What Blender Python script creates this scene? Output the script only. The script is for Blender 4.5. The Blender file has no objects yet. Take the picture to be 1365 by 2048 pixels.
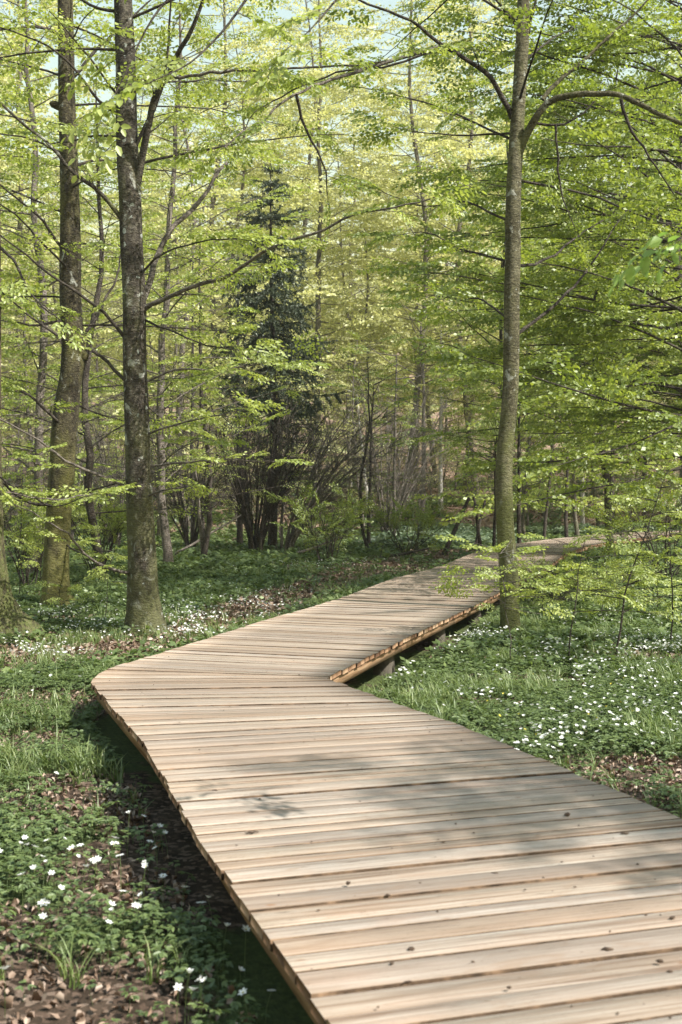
import bpy, math, random
import numpy as np
sc = bpy.context.scene
COL = sc.collection
PI = math.pi

# ------------------------------------------------------------------ camera
FPX = 2250.0
CAMZ = 1.62
DECKZ = 0.32
PITCH = math.atan(34/FPX)
cd = bpy.data.cameras.new('camera')
cam = bpy.data.objects.new('camera', cd); COL.objects.link(cam)
cam.location = (0, 0, CAMZ); cam.rotation_euler = (PI/2-PITCH, 0, 0)
cd.sensor_fit = 'VERTICAL'; cd.sensor_height = 36.0; cd.lens = 36.0*FPX/2048
cd.clip_start = 0.05; cd.clip_end = 2000
cd.dof.use_dof = True; cd.dof.focus_distance = 11.5; cd.dof.aperture_fstop = 4.5
sc.camera = cam

# ------------------------------------------------------------------ sky, sun, exposure
SUN_AZ = math.radians(28)     # behind the camera's right hand
SUN_EL = math.radians(47)
sdir = np.array([math.cos(SUN_AZ)*math.cos(SUN_EL), -math.sin(SUN_AZ)*math.cos(SUN_EL), math.sin(SUN_EL)])
w = bpy.data.worlds.new('World'); sc.world = w; w.use_nodes = True
nt = w.node_tree; nt.nodes.clear()
so = nt.nodes.new('ShaderNodeOutputWorld'); bg = nt.nodes.new('ShaderNodeBackground'); sk = nt.nodes.new('ShaderNodeTexSky')
sk.sky_type = 'NISHITA'; sk.sun_disc = False; sk.sun_elevation = SUN_EL
sk.sun_rotation = math.atan2(sdir[0], sdir[1]); sk.air_density = 2.9; sk.dust_density = 1.0; sk.ozone_density = 1.0
bg.inputs['Strength'].default_value = 0.105
nt.links.new(sk.outputs[0], bg.inputs['Color']); nt.links.new(bg.outputs[0], so.inputs['Surface'])
sd = bpy.data.lights.new('sun', 'SUN'); sd.energy = 5.0; sd.angle = math.radians(0.53); sd.color = (1.0, 0.945, 0.87)
sun = bpy.data.objects.new('sun', sd); COL.objects.link(sun)
from mathutils import Vector
sun.rotation_euler = Vector(sdir.tolist()).to_track_quat('Z', 'Y').to_euler()
sc.view_settings.view_transform = 'Standard'; sc.view_settings.look = 'None'
sc.view_settings.exposure = 1.08; sc.view_settings.gamma = 1.0
cy = sc.cycles
cy.max_bounces = 7; cy.diffuse_bounces = 4; cy.glossy_bounces = 2; cy.transmission_bounces = 5; cy.transparent_max_bounces = 4
cy.caustics_reflective = False; cy.caustics_refractive = False; cy.use_adaptive_sampling = True; cy.adaptive_threshold = 0.02
cy.use_denoising = True; cy.sample_clamp_indirect = 6.0

# ------------------------------------------------------------------ helpers
def ray(px, py):
    x = (px-682.5)/FPX; y = -(py-1024)/FPX
    s, c = math.sin(PITCH), math.cos(PITCH)
    return np.array([x, c+y*s, -s+y*c])
def at(px, py, Y):                       # world point seen at a pixel of the photograph at distance Y
    d = ray(px, py); t = Y/d[1]
    return np.array([0, 0, CAMZ])+d*t
def atz(px, py, z):
    d = ray(px, py); t = (z-CAMZ)/d[2]
    return np.array([0, 0, CAMZ])+d*t
def U(v):
    v = np.asarray(v, float); n = np.linalg.norm(v, axis=-1, keepdims=True); return v/np.maximum(n, 1e-9)

def _h(ix, iy, seed):
    n = (ix*374761393+iy*668265263+seed*1274126177) & 0xffffffff
    n = ((n ^ (n >> 13))*1274126177) & 0xffffffff
    return ((n ^ (n >> 16)) & 0xffff)/65535.0
def vnoise(x, y, seed=0):
    x = np.asarray(x, float); y = np.asarray(y, float)
    ix = np.floor(x).astype(np.int64); iy = np.floor(y).astype(np.int64)
    fx = x-ix; fy = y-iy; fx = fx*fx*(3-2*fx); fy = fy*fy*(3-2*fy)
    a = _h(ix, iy, seed); b = _h(ix+1, iy, seed); c = _h(ix, iy+1, seed); d = _h(ix+1, iy+1, seed)
    return (a*(1-fx)+b*fx)*(1-fy)+(c*(1-fx)+d*fx)*fy
def fbm(x, y, seed=0, o=4):
    s = 0; a = .5; t = 0
    for k in range(o):
        s = s+a*vnoise(np.asarray(x)*2**k, np.asarray(y)*2**k, seed+k); t += a; a *= .5
    return s/t

class MB:
    """collects quads"""
    def __init__(s): s.V = []; s.Q = []; s.M = []; s.T = []; s.UV = []; s.n = 0
    def add(s, V, Q, m=0, t=0.5, uv=None):
        V = np.asarray(V, float).reshape(-1, 3); Q = np.asarray(Q, np.int64).reshape(-1, 4)
        s.V.append(V); s.Q.append(Q+s.n); s.n += len(V)
        s.M.append(np.full(len(Q), m) if np.isscalar(m) else np.asarray(m))
        s.T.append(np.full(len(Q), float(t)) if np.isscalar(t) else np.asarray(t, float))
        s.UV.append(np.zeros((len(Q), 4, 2)) if uv is None else np.asarray(uv, float).reshape(-1, 4, 2))
    def arrays(s): return np.concatenate(s.V), np.concatenate(s.Q), np.concatenate(s.M), np.concatenate(s.T), np.concatenate(s.UV)
    def mesh(s, name, mats, smooth=False):
        V, Q, M, T, UVs = s.arrays()
        me = bpy.data.meshes.new(name)
        me.vertices.add(len(V)); me.vertices.foreach_set('co', V.astype(np.float32).ravel())
        me.loops.add(len(Q)*4); me.loops.foreach_set('vertex_index', Q.astype(np.int32).ravel())
        me.polygons.add(len(Q)); me.polygons.foreach_set('loop_start', (np.arange(len(Q))*4).astype(np.int32))
        me.polygons.foreach_set('loop_total', np.full(len(Q), 4, np.int32))
        for m in mats: me.materials.append(m)
        me.polygons.foreach_set('material_index', M.astype(np.int32))
        if smooth: me.polygons.foreach_set('use_smooth', np.ones(len(Q), bool))
        at_ = me.attributes.new('tone', 'FLOAT', 'FACE'); at_.data.foreach_set('value', T.astype(np.float32))
        if np.any(UVs):
            uvl = me.uv_layers.new(name='UVMap'); uvl.data.foreach_set('uv', UVs.astype(np.float32).ravel())
        me.update(calc_edges=True)
        return me
    def build(s, name, mats, parent=None, smooth=False, origin=None):
        if origin is not None:
            s.V = [v-np.asarray(origin) for v in s.V]
        o = bpy.data.objects.new(name, s.mesh(name, mats, smooth)); COL.objects.link(o)
        if parent is not None: o.parent = parent
        return o
def tag(o, label=None, cat=None, group=None, kind=None):
    if label: o['label'] = label
    if cat: o['category'] = cat
    if group: o['group'] = group
    if kind: o['kind'] = kind
    return o
def thing(name, label, cat, loc=(0, 0, 0), group=None):
    o = bpy.data.objects.new(name, None); COL.objects.link(o); o.location = loc; o.empty_display_size = .2
    return tag(o, label, cat, group)
def inst(name, me, parent=None):
    o = bpy.data.objects.new(name, me); COL.objects.link(o)
    if parent is not None: o.parent = parent
    return o

def tube_arr(P, R, n=6, lob=None, closed_end=True):
    P = np.asarray(P, float); R = np.asarray(R, float); k = len(P)
    T = U(np.gradient(P, axis=0))
    ref = np.array([0.0, 0, 1.0]) if abs(T[:, 2]).mean() < .8 else np.array([1.0, 0, 0])
    A = U(np.cross(T, ref)); B = np.cross(T, A)
    th = np.arange(n)/n*2*PI
    rr = R[:, None]*np.ones((k, n)) if lob is None else R[:, None]*lob
    V = P[:, None, :]+rr[..., None]*(np.cos(th)[None, :, None]*A[:, None, :]+np.sin(th)[None, :, None]*B[:, None, :])
    i = np.arange(k-1)[:, None]; j = np.arange(n)[None, :]; j2 = (j+1) % n
    Q = np.stack([i*n+j+0*i, i*n+j2, (i+1)*n+j2, (i+1)*n+j], -1).reshape(-1, 4)
    return V.reshape(-1, 3), Q
def resample(P, R, step):
    P = np.asarray(P, float); R = np.asarray(R, float)
    s = np.concatenate([[0], np.cumsum(np.linalg.norm(np.diff(P, axis=0), axis=1))])
    m = max(3, int(s[-1]/step)+1); t = np.linspace(0, s[-1], m)
    # smooth (catmull-like) by interpolation then a light blur
    Q = np.stack([np.interp(t, s, P[:, k]) for k in range(3)], 1); r = np.interp(t, s, R)
    for _ in range(2):
        Q[1:-1] = (Q[:-2]+2*Q[1:-1]+Q[2:])/4
    return Q, r

# ------------------------------------------------------------------ materials
def mat(name):
    m = bpy.data.materials.new(name); m.use_nodes = True; m.node_tree.nodes.clear(); return m, m.node_tree
def N(nt, t, **kw):
    n = nt.nodes.new(t)
    for k, v in kw.items():
        if k.startswith('i_'): n.inputs[k[2:].replace('_', ' ')].default_value = v
        else: setattr(n, k, v)
    return n
def ramp(nt, fac, stops, interp='LINEAR'):
    r = nt.nodes.new('ShaderNodeValToRGB'); r.color_ramp.interpolation = interp
    e = r.color_ramp.elements
    while len(e) > 1: e.remove(e[-1])
    e[0].position = stops[0][0]; e[0].color = (*stops[0][1], 1)
    for p, c in stops[1:]:
        k = e.new(p); k.color = (*c, 1)
    nt.links.new(fac, r.inputs[0]); return r.outputs[0]
def noise(nt, vec, scale, detail=4, rough=.55, dist=0):
    n = nt.nodes.new('ShaderNodeTexNoise'); n.inputs['Scale'].default_value = scale; n.inputs['Detail'].default_value = detail
    n.inputs['Roughness'].default_value = rough; n.inputs['Distortion'].default_value = dist
    if vec is not None: nt.links.new(vec, n.inputs['Vector'])
    return n.outputs['Fac']
def mapping(nt, vec, scale):
    m = nt.nodes.new('ShaderNodeMapping'); m.inputs['Scale'].default_value = scale; nt.links.new(vec, m.inputs['Vector']); return m.outputs[0]
def mixc(nt, fac, a, b, mode='MIX'):
    m = nt.nodes.new('ShaderNodeMix'); m.data_type = 'RGBA'; m.blend_type = mode
    for s, v in ((m.inputs[0], fac), (m.inputs[6], a), (m.inputs[7], b)):
        if hasattr(v, 'is_output'): nt.links.new(v, s)
        elif isinstance(v, (int, float)): s.default_value = v
        else: s.default_value = (*v, 1)
    return m.outputs[2]
def mth(nt, op, a, b=0.0, clamp=False):
    m = nt.nodes.new('ShaderNodeMath'); m.operation = op; m.use_clamp = clamp
    for s, v in ((m.inputs[0], a), (m.inputs[1], b)):
        if hasattr(v, 'is_output'): nt.links.new(v, s)
        else: s.default_value = v
    return m.outputs[0]
def mrange(nt, v, a, b, c=0.0, d=1.0):
    m = nt.nodes.new('ShaderNodeMapRange'); nt.links.new(v, m.inputs[0])
    for k, x in zip((1, 2, 3, 4), (a, b, c, d)): m.inputs[k].default_value = x
    return m.outputs[0]
def principled(nt, color, rough=.8, bump=None, bstr=.3, bdist=.01, spec=.3):
    p = nt.nodes.new('ShaderNodeBsdfPrincipled'); o = nt.nodes.new('ShaderNodeOutputMaterial')
    if hasattr(color, 'is_output'): nt.links.new(color, p.inputs['Base Color'])
    else: p.inputs['Base Color'].default_value = (*color, 1)
    if hasattr(rough, 'is_output'): nt.links.new(rough, p.inputs['Roughness'])
    else: p.inputs['Roughness'].default_value = rough
    p.inputs['Specular IOR Level'].default_value = spec
    if bump is not None:
        b = nt.nodes.new('ShaderNodeBump'); b.inputs['Strength'].default_value = bstr; b.inputs['Distance'].default_value = bdist
        nt.links.new(bump, b.inputs['Height']); nt.links.new(b.outputs[0], p.inputs['Normal'])
    nt.links.new(p.outputs[0], o.inputs['Surface']); return p
def tone(nt):
    a = nt.nodes.new('ShaderNodeAttribute'); a.attribute_name = 'tone'; return a.outputs['Fac']

def leaf_mat(name, dark, mid, light, trans, tmix=.5, rough=.5, gl=.06):
    m, nt = mat(name); t = tone(nt)
    base = ramp(nt, t, [(0, dark), (.5, mid), (1, light)])
    tr = mixc(nt, 1.0, base, trans, 'MULTIPLY')
    d = N(nt, 'ShaderNodeBsdfDiffuse'); x = N(nt, 'ShaderNodeBsdfTranslucent'); g = N(nt, 'ShaderNodeBsdfGlossy'); g.inputs['Roughness'].default_value = rough
    nt.links.new(base, d.inputs[0]); nt.links.new(tr, x.inputs[0]); g.inputs[0].default_value = (.8, .85, .8, 1)
    a = N(nt, 'ShaderNodeMixShader'); a.inputs[0].default_value = tmix; nt.links.new(d.outputs[0], a.inputs[1]); nt.links.new(x.outputs[0], a.inputs[2])
    b = N(nt, 'ShaderNodeMixShader'); b.inputs[0].default_value = gl; nt.links.new(a.outputs[0], b.inputs[1]); nt.links.new(g.outputs[0], b.inputs[2])
    o = N(nt, 'ShaderNodeOutputMaterial'); nt.links.new(b.outputs[0], o.inputs[0]); return m

M = {}
M['leaf'] = leaf_mat('beech_leaf', (.205, .262, .050), (.305, .365, .082), (.43, .475, .125), (1.22, 1.22, .75))
M['leaf_green'] = leaf_mat('deep_beech_leaf', (.13, .18, .030), (.215, .275, .048), (.32, .37, .075), (1.25, 1.25, .7))
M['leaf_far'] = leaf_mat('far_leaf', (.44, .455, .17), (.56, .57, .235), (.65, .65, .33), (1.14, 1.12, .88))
M['leaf_young'] = leaf_mat('hornbeam_leaf', (.16, .26, .06), (.26, .38, .09), (.36, .48, .13), (1.2, 1.25, .8))
M['herb'] = leaf_mat('herb_leaf', (.065, .10, .036), (.105, .15, .048), (.18, .235, .075), (1.1, 1.15, .7), .35)
M['fern'] = leaf_mat('pale_herb', (.09, .13, .07), (.15, .20, .115), (.24, .29, .18), (1, 1.1, .8), .35)
M['grass'] = leaf_mat('grass_blade', (.085, .125, .035), (.145, .20, .055), (.25, .28, .10), (1.1, 1.2, .7), .35)
M['needle'] = leaf_mat('spruce_needle', (.034, .047, .026), (.062, .08, .043), (.11, .135, .07), (.9, 1, .8), .2)
M['petal'] = leaf_mat('white_petal', (.70, .72, .70), (.82, .83, .80), (.88, .88, .86), (.9, .9, .9), .3)
M['yellow'] = leaf_mat('yellow_petal', (.7, .55, .05), (.8, .65, .06), (.85, .7, .1), (.9, .8, .3), .2)
M['litter'] = leaf_mat('dead_leaf', (.10, .062, .040), (.23, .155, .11), (.42, .32, .25), (.9, .7, .5), .12)

def bark(name, c1, c2, c3, lich=(.5, .52, .47), lam=.62, moss=(.10, .12, .035), mossamt=.5, scale=1.0, spots=0.0, coarse=.0, ringy=1.0):
    m, nt = mat(name)
    tc = N(nt, 'ShaderNodeTexCoord').outputs['Object']
    g = N(nt, 'ShaderNodeNewGeometry')
    n1 = noise(nt, mapping(nt, tc, (3*scale, 3*scale, 1.3*scale)), 2.2, 6, .6, .4)
    n2 = noise(nt, mapping(nt, tc, (10, 10, 26*ringy)), 2.0, 5, .65)
    n3 = noise(nt, tc, 26, 5, .7)
    base = ramp(nt, n1, [(.40, c1), (.5, c2), (.62, c3)])
    base = mixc(nt, mrange(nt, n2, .44, .62, 0, .8), base, tuple(x*.5 for x in c1)); base = mixc(nt, mrange(nt, n3, .54, .64, 0, .5), base, tuple(min(1, x*1.5) for x in c3))
    lmask = mrange(nt, noise(nt, mapping(nt, tc, (2.4, 2.4, 2.0)), 2.6, 6, .62, .6), lam, lam+.06)
    base = mixc(nt, mth(nt, 'MULTIPLY', lmask, mrange(nt, n3, .35, .6, .25, .85)), base, lich)
    if spots > 0:
        v = N(nt, 'ShaderNodeTexVoronoi'); v.inputs['Scale'].default_value = 13; wv = N(nt, 'ShaderNodeVectorMath', operation='ADD'); nz = N(nt, 'ShaderNodeTexNoise'); nz.inputs['Scale'].default_value = 22; nt.links.new(tc, nz.inputs['Vector']); ml = N(nt, 'ShaderNodeVectorMath', operation='SCALE'); ml.inputs['Scale'].default_value = .06; nt.links.new(nz.outputs['Color'], ml.inputs[0]); nt.links.new(tc, wv.inputs[0]); nt.links.new(ml.outputs[0], wv.inputs[1]); nt.links.new(wv.outputs[0], v.inputs['Vector'])
        sel = mrange(nt, v.outputs['Color'], 1-spots, 1-spots+.02)
        sp = N(nt, 'ShaderNodeSeparateColor'); nt.links.new(v.outputs['Color'], sp.inputs[0])
        sel = mth(nt, 'GREATER_THAN', sp.outputs[0], 1-spots)
        rad = mth(nt, 'ADD', mth(nt, 'MULTIPLY', mth(nt, 'POWER', sp.outputs[1], 3.0), .30), .07)
        dd = mth(nt, 'ADD', v.outputs['Distance'], mth(nt, 'MULTIPLY', mth(nt, 'SUBTRACT', n3, .5), .6))
        ins = mth(nt, 'LESS_THAN', dd, rad)
        base = mixc(nt, mth(nt, 'MULTIPLY', mth(nt, 'MULTIPLY', sel, ins), .65), base, (.42, .46, .42))
    # moss clings lower down and in patches
    sx = N(nt, 'ShaderNodeSeparateXYZ'); nt.links.new(tc, sx.inputs[0])
    mm = mth(nt, 'ADD', mrange(nt, sx.outputs[2], 0, 3.0, .28*mossamt+.05, 0), mth(nt, 'MULTIPLY', noise(nt, mapping(nt, tc, (2, 2, .9)), 1.7, 5, .6), .9))
    mmask = mrange(nt, mm, .62-.16*mossamt, .80-.16*mossamt)
    base = mixc(nt, mth(nt, 'MULTIPLY', mmask, mrange(nt, n3, .3, .6, .4, 1.0)), base, moss)
    h = mth(nt, 'ADD', mth(nt, 'MULTIPLY', n2, 1.1), mth(nt, 'MULTIPLY', n3, 1.0))
    if coarse > 0:
        r = noise(nt, mapping(nt, tc, (22, 22, 2.6)), 1.0, 5, .6, .5)
        base = mixc(nt, mrange(nt, r, .38, .52, .75, 0), base, tuple(x*.3 for x in c1))
        h = mth(nt, 'ADD', h, mth(nt, 'MULTIPLY', r, 4*coarse))
    principled(nt, base, .85, h, 1.0, .03, .2); return m
M['bark_a'] = bark('dark_lichen_bark', (.040, .034, .027), (.075, .064, .050), (.13, .118, .09), spots=.42, lam=.58, mossamt=.8, moss=(.115, .118, .052))
M['bark_moss'] = bark('mossy_bark', (.036, .030, .021), (.068, .060, .037), (.125, .11, .062), moss=(.145, .14, .045), mossamt=.95, lam=.62)
M['bark_smooth'] = bark('smooth_grey_bark', (.075, .068, .038), (.115, .106, .062), (.17, .158, .10), lam=.60, moss=(.115, .125, .04), mossamt=.9, spots=.15)
M['bark_rough'] = bark('rough_furrowed_bark', (.10, .075, .055), (.18, .135, .10), (.25, .20, .15), coarse=.6, mossamt=.9, ringy=.3)
M['bark_dark'] = bark('dark_twig_bark', (.038, .031, .026), (.062, .052, .043), (.10, .085, .07), mossamt=.2, lam=.8)
M['bark_grey'] = bark('grey_twig_bark', (.11, .095, .08), (.16, .14, .12), (.23, .20, .175), mossamt=.1, lam=.75)
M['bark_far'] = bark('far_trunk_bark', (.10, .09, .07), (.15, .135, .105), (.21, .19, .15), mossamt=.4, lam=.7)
M['bark_birch'] = bark('white_birch_bark', (.42, .40, .37), (.55, .53, .50), (.66, .64, .61), mossamt=.1, lam=.8, ringy=2.2)

def wood_mat():
    m, nt = mat('deck_timber')
    uv = N(nt, 'ShaderNodeUVMap').outputs[0]; t = tone(nt)
    off = N(nt, 'ShaderNodeCombineXYZ'); nt.links.new(mth(nt, 'MULTIPLY', t, 37.0), off.inputs[0]); nt.links.new(mth(nt, 'MULTIPLY', t, 91.0), off.inputs[2])
    va = N(nt, 'ShaderNodeVectorMath', operation='ADD'); nt.links.new(uv, va.inputs[0]); nt.links.new(off.outputs[0], va.inputs[1])
    p = va.outputs[0]
    wn = N(nt, 'ShaderNodeTexWhiteNoise', noise_dimensions='1D'); nt.links.new(mth(nt, 'MULTIPLY', t, 511.0), wn.inputs['W'])
    wc = N(nt, 'ShaderNodeSeparateColor'); nt.links.new(wn.outputs['Color'], wc.inputs[0])
    # long streaks across the board's grain
    s1 = noise(nt, mapping(nt, p, (.7, 34, 1)), 1.0, 6, .65, .9)
    s2 = noise(nt, mapping(nt, p, (2.2, 95, 1)), 1.0, 4, .65, .3)
    s3 = noise(nt, mapping(nt, p, (1.3, 9, 1)), 1.0, 4, .6, .9)
    c = ramp(nt, s1, [(.36, (.155, .103, .070)), (.45, (.262, .200, .148)), (.54, (.335, .272, .213)), (.66, (.395, .337, .275))])
    c = mixc(nt, mrange(nt, s3, .46, .68, 0, .55), c, (.27, .245, .20))            # greenish grey pressure-treated cast
    c = mixc(nt, mth(nt, 'MULTIPLY', mrange(nt, s3, .42, .30, 0, 1), .5), c, (.35, .225, .15))  # orange heartwood
    c = mixc(nt, mrange(nt, s2, .46, .72, 0, .55), c, (.21, .135, .085))
    # whole boards differ
    c = mixc(nt, mth(nt, 'MULTIPLY', mth(nt, 'GREATER_THAN', wc.outputs[0], .84), mrange(nt, s3, .3, .7, .30, .7)), c, (.20, .145, .105))
    hs = N(nt, 'ShaderNodeHueSaturation'); nt.links.new(c, hs.inputs['Color'])
    nt.links.new(mrange(nt, wc.outputs[1], 0, 1, .80, 1.04), hs.inputs['Value']); nt.links.new(mrange(nt, wc.outputs[2], 0, 1, .75, 1.0), hs.inputs['Saturation'])
    c = hs.outputs[0]
    # edges of the boards darker and worn
    sp = N(nt, 'ShaderNodeSeparateXYZ'); nt.links.new(uv, sp.inputs[0])
    ed = mth(nt, 'ABSOLUTE', mth(nt, 'SUBTRACT', sp.outputs[1], .07))
    edn = mth(nt, 'ADD', ed, mth(nt, 'MULTIPLY', mth(nt, 'SUBTRACT', noise(nt, mapping(nt, p, (5, 40, 1)), 1, 4, .6), .5), .02))
    c = mixc(nt, mrange(nt, edn, .055, .072, 0, .5), c, (.24, .15, .085))
    # knots and specks of dirt
    v = N(nt, 'ShaderNodeTexVoronoi'); v.inputs['Scale'].default_value = 1.0; nt.links.new(mapping(nt, p, (3.2, 7, 1)), v.inputs['Vector'])
    c = mixc(nt, mrange(nt, v.outputs['Distance'], .075, .03, 0, .8), c, (.16, .085, .045))
    v2 = N(nt, 'ShaderNodeTexVoronoi'); v2.inputs['Scale'].default_value = 1.0; nt.links.new(mapping(nt, p, (14, 22, 1)), v2.inputs['Vector'])
    vs = N(nt, 'ShaderNodeSeparateColor'); nt.links.new(v2.outputs['Color'], vs.inputs[0])
    spk = mth(nt, 'MULTIPLY', mth(nt, 'GREATER_THAN', vs.outputs[0], .72), mrange(nt, v2.outputs['Distance'], .09, .05))
    c = mixc(nt, mth(nt, 'MULTIPLY', spk, .65), c, (.12, .08, .055))
    s4 = noise(nt, mapping(nt, p, (3.5, 230, 1)), 1.0, 3, .6, .2)
    c = mixc(nt, mrange(nt, s4, .52, .66, 0, .38), c, (.17, .11, .07))
    bl = noise(nt, mapping(nt, p, (3.2, 13, 1)), 1.0, 5, .65, 1.2)
    c = mixc(nt, mrange(nt, bl, .55, .68, 0, .45), c, (.20, .135, .09))
    gt = noise(nt, mapping(nt, p, (60, 110, 1)), 1.0, 3, .7)
    c = mixc(nt, mrange(nt, gt, .56, .72, 0, .4), c, (.14, .10, .07))
    ck = noise(nt, mapping(nt, p, (.9, 60, 1)), 1.0, 2, .5, .6)
    crack = mth(nt, 'MULTIPLY', mth(nt, 'LESS_THAN', mth(nt, 'ABSOLUTE', mth(nt, 'SUBTRACT', ck, .5)), .006), mrange(nt, s3, .5, .56))
    c = mixc(nt, mth(nt, 'MULTIPLY', crack, .8), c, (.07, .045, .03))
    h = mth(nt, 'ADD', s2, mth(nt, 'MULTIPLY', s1, .7))
    principled(nt, c, .75, h, .5, .005, .25); return m
M['wood'] = wood_mat()
def joint_mat():  # board sides and chamfers: joint dirt plus gap shade painted into the colour
    m, nt = mat('dirt_and_gap_shade_edge'); tc = N(nt, 'ShaderNodeTexCoord').outputs['Object']; n = noise(nt, tc, 9, 5, .7)
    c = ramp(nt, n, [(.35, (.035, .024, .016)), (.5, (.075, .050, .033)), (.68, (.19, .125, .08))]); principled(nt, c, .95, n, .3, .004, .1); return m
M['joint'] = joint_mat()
def end_mat():
    m, nt = mat('board_end_grain'); t = tone(nt)
    wn = N(nt, 'ShaderNodeTexWhiteNoise', noise_dimensions='1D'); nt.links.new(mth(nt, 'MULTIPLY', t, 733.0), wn.inputs['W'])
    tc = N(nt, 'ShaderNodeTexCoord').outputs['Object']; n = noise(nt, tc, 60, 4, .6)
    c = ramp(nt, wn.outputs['Value'], [(0, (.07, .038, .022)), (.3, (.15, .085, .048)), (.6, (.24, .15, .09)), (1, (.34, .24, .155))])
    c = mixc(nt, mrange(nt, n, .4, .7, 0, .5), c, (.14, .08, .045))
    principled(nt, c, .85, n, .4, .004, .15); return m
M['end'] = end_mat()
def beam_mat():
    m, nt = mat('joist_timber'); tc = N(nt, 'ShaderNodeTexCoord').outputs['Object']
    n = noise(nt, mapping(nt, tc, (2, 2, 30)), 1.5, 5, .6, .6)
    c = ramp(nt, n, [(.3, (.12, .072, .038)), (.5, (.22, .14, .08)), (.7, (.29, .205, .125))]); principled(nt, c, .8, n, .3, .004, .2); return m
M['beam'] = beam_mat()
def concrete_mat():
    m, nt = mat('grey_footing'); tc = N(nt, 'ShaderNodeTexCoord').outputs['Object']
    n = noise(nt, tc, 14, 6, .65); c = ramp(nt, n, [(.3, (.055, .048, .038)), (.6, (.10, .088, .07)), (.8, (.07, .07, .045))]); principled(nt, c, .9, n, .4, .006, .15); return m
M['footing'] = concrete_mat()
def ground_mat():
    m, nt = mat('forest_soil'); tc = N(nt, 'ShaderNodeTexCoord').outputs['Object']
    a = N(nt, 'ShaderNodeAttribute'); a.attribute_name = 'cover'
    n1 = noise(nt, tc, 5, 7, .62); n2 = noise(nt, tc, 34, 5, .7); n3 = noise(nt, tc, .6, 4, .6)
    c = ramp(nt, n1, [(.3, (.020, .014, .010)), (.5, (.042, .030, .021)), (.7, (.078, .056, .040))])
    v = N(nt, 'ShaderNodeTexVoronoi'); v.inputs['Scale'].default_value = 42; nt.links.new(tc, v.inputs['Vector'])
    vs = N(nt, 'ShaderNodeSeparateColor'); nt.links.new(v.outputs['Color'], vs.inputs[0])
    lc = ramp(nt, vs.outputs[1], [(0, (.08, .05, .035)), (.5, (.20, .135, .10)), (1, (.36, .27, .21))])
    c = mixc(nt, mth(nt, 'MULTIPLY', mth(nt, 'GREATER_THAN', vs.outputs[0], .6), .4), c, lc)
    gcol = ramp(nt, n2, [(.3, (.034, .044, .020)), (.55, (.065, .085, .03)), (.75, (.10, .125, .045))])
    gm = mth(nt, 'ADD', a.outputs['Fac'], mth(nt, 'MULTIPLY', mth(nt, 'SUBTRACT', n1, .5), .9))
    c = mixc(nt, mrange(nt, gm, .45, .62), c, gcol)
    sx = N(nt, 'ShaderNodeSeparateXYZ'); nt.links.new(tc, sx.inputs[0])
    hill = mrange(nt, sx.outputs[1], 36, 50)
    hc = ramp(nt, noise(nt, tc, 3.0, 6, .7), [(.3, (.12, .075, .055)), (.5, (.24, .165, .125)), (.7, (.33, .25, .19))])
    hc = mixc(nt, mrange(nt, noise(nt, tc, .35, 4, .6), .5, .62), hc, (.13, .18, .06))
    c = mixc(nt, hill, c, hc)
    h = mth(nt, 'ADD', n1, mth(nt, 'MULTIPLY', n2, .5))
    principled(nt, c, .95, h, .8, .04, .1); return m
M['ground'] = ground_mat()
def debris_mat():
    m, nt = mat('dark_bark_bit'); tc = N(nt, 'ShaderNodeTexCoord').outputs['Object']
    c = ramp(nt, noise(nt, tc, 60, 3), [(.35, (.035, .024, .018)), (.65, (.09, .06, .04))]); principled(nt, c, .9); return m
M['debris'] = debris_mat()

# ------------------------------------------------------------------ deck outline (left and right ends of boards that meet)
PAIRS = [((1.15, -.7), (3.05, -.15)), ((.64, .8), (2.51, 1.36)), ((-.027, 2.765), (1.80, 3.30)), ((-.531, 4.24), (1.265, 4.78)), ((-1.06, 5.97), (.64, 6.40)),
         ((-1.45, 7.02), (.26, 7.16)), ((-1.72, 7.76), (-.103, 7.96)), ((-1.765, 8.08), (-.10, 7.98)), ((-1.755, 8.30), (-.095, 8.02)), ((-1.68, 8.58), (-.06, 8.12)), ((-1.54, 9.06), (.08, 8.58)),
         ((-1.34, 9.69), (.27, 9.18)), ((-.80, 11.62), (.87, 11.08)), ((-.03, 14.06), (1.66, 13.50)), ((.84, 17.6), (2.71, 17.0)),
         ((1.85, 20.6), (3.66, 20.0)), ((3.05, 25.6), (4.95, 24.9)), ((4.45, 29.6), (6.2, 28.5)), ((6.4, 33.6), (7.95, 32.2)),
         ((9.1, 38.2), (10.5, 36.4)), ((12.5, 41.2), (13.5, 39.3)), ((17.5, 43.4), (18.2, 41.5)), ((24, 45), (24.6, 43))]
PL = np.array([p[0] for p in PAIRS]); PR = np.array([p[1] for p in PAIRS])
PC = (PL+PR)/2
# arc length measured mostly on the outer side so the fan at the bend has real boards
seg = np.maximum(np.linalg.norm(np.diff(PC, axis=0), axis=1), .5*(np.linalg.norm(np.diff(PL, axis=0), axis=1)+np.linalg.norm(np.diff(PR, axis=0), axis=1)))
SS = np.concatenate([[0], np.cumsum(seg)])
def LR(s):
    return (np.array([np.interp(s, SS, PL[:, 0]), np.interp(s, SS, PL[:, 1])]), np.array([np.interp(s, SS, PR[:, 0]), np.interp(s, SS, PR[:, 1])]))
def in_deck(x, y, pad=0.0):
    xl = np.interp(y, PL[:, 1], PL[:, 0]); xr = np.interp(y, np.maximum.accumulate(PR[:, 1]), PR[:, 0])
    return (x > xl-pad) & (x < xr+pad)

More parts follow.
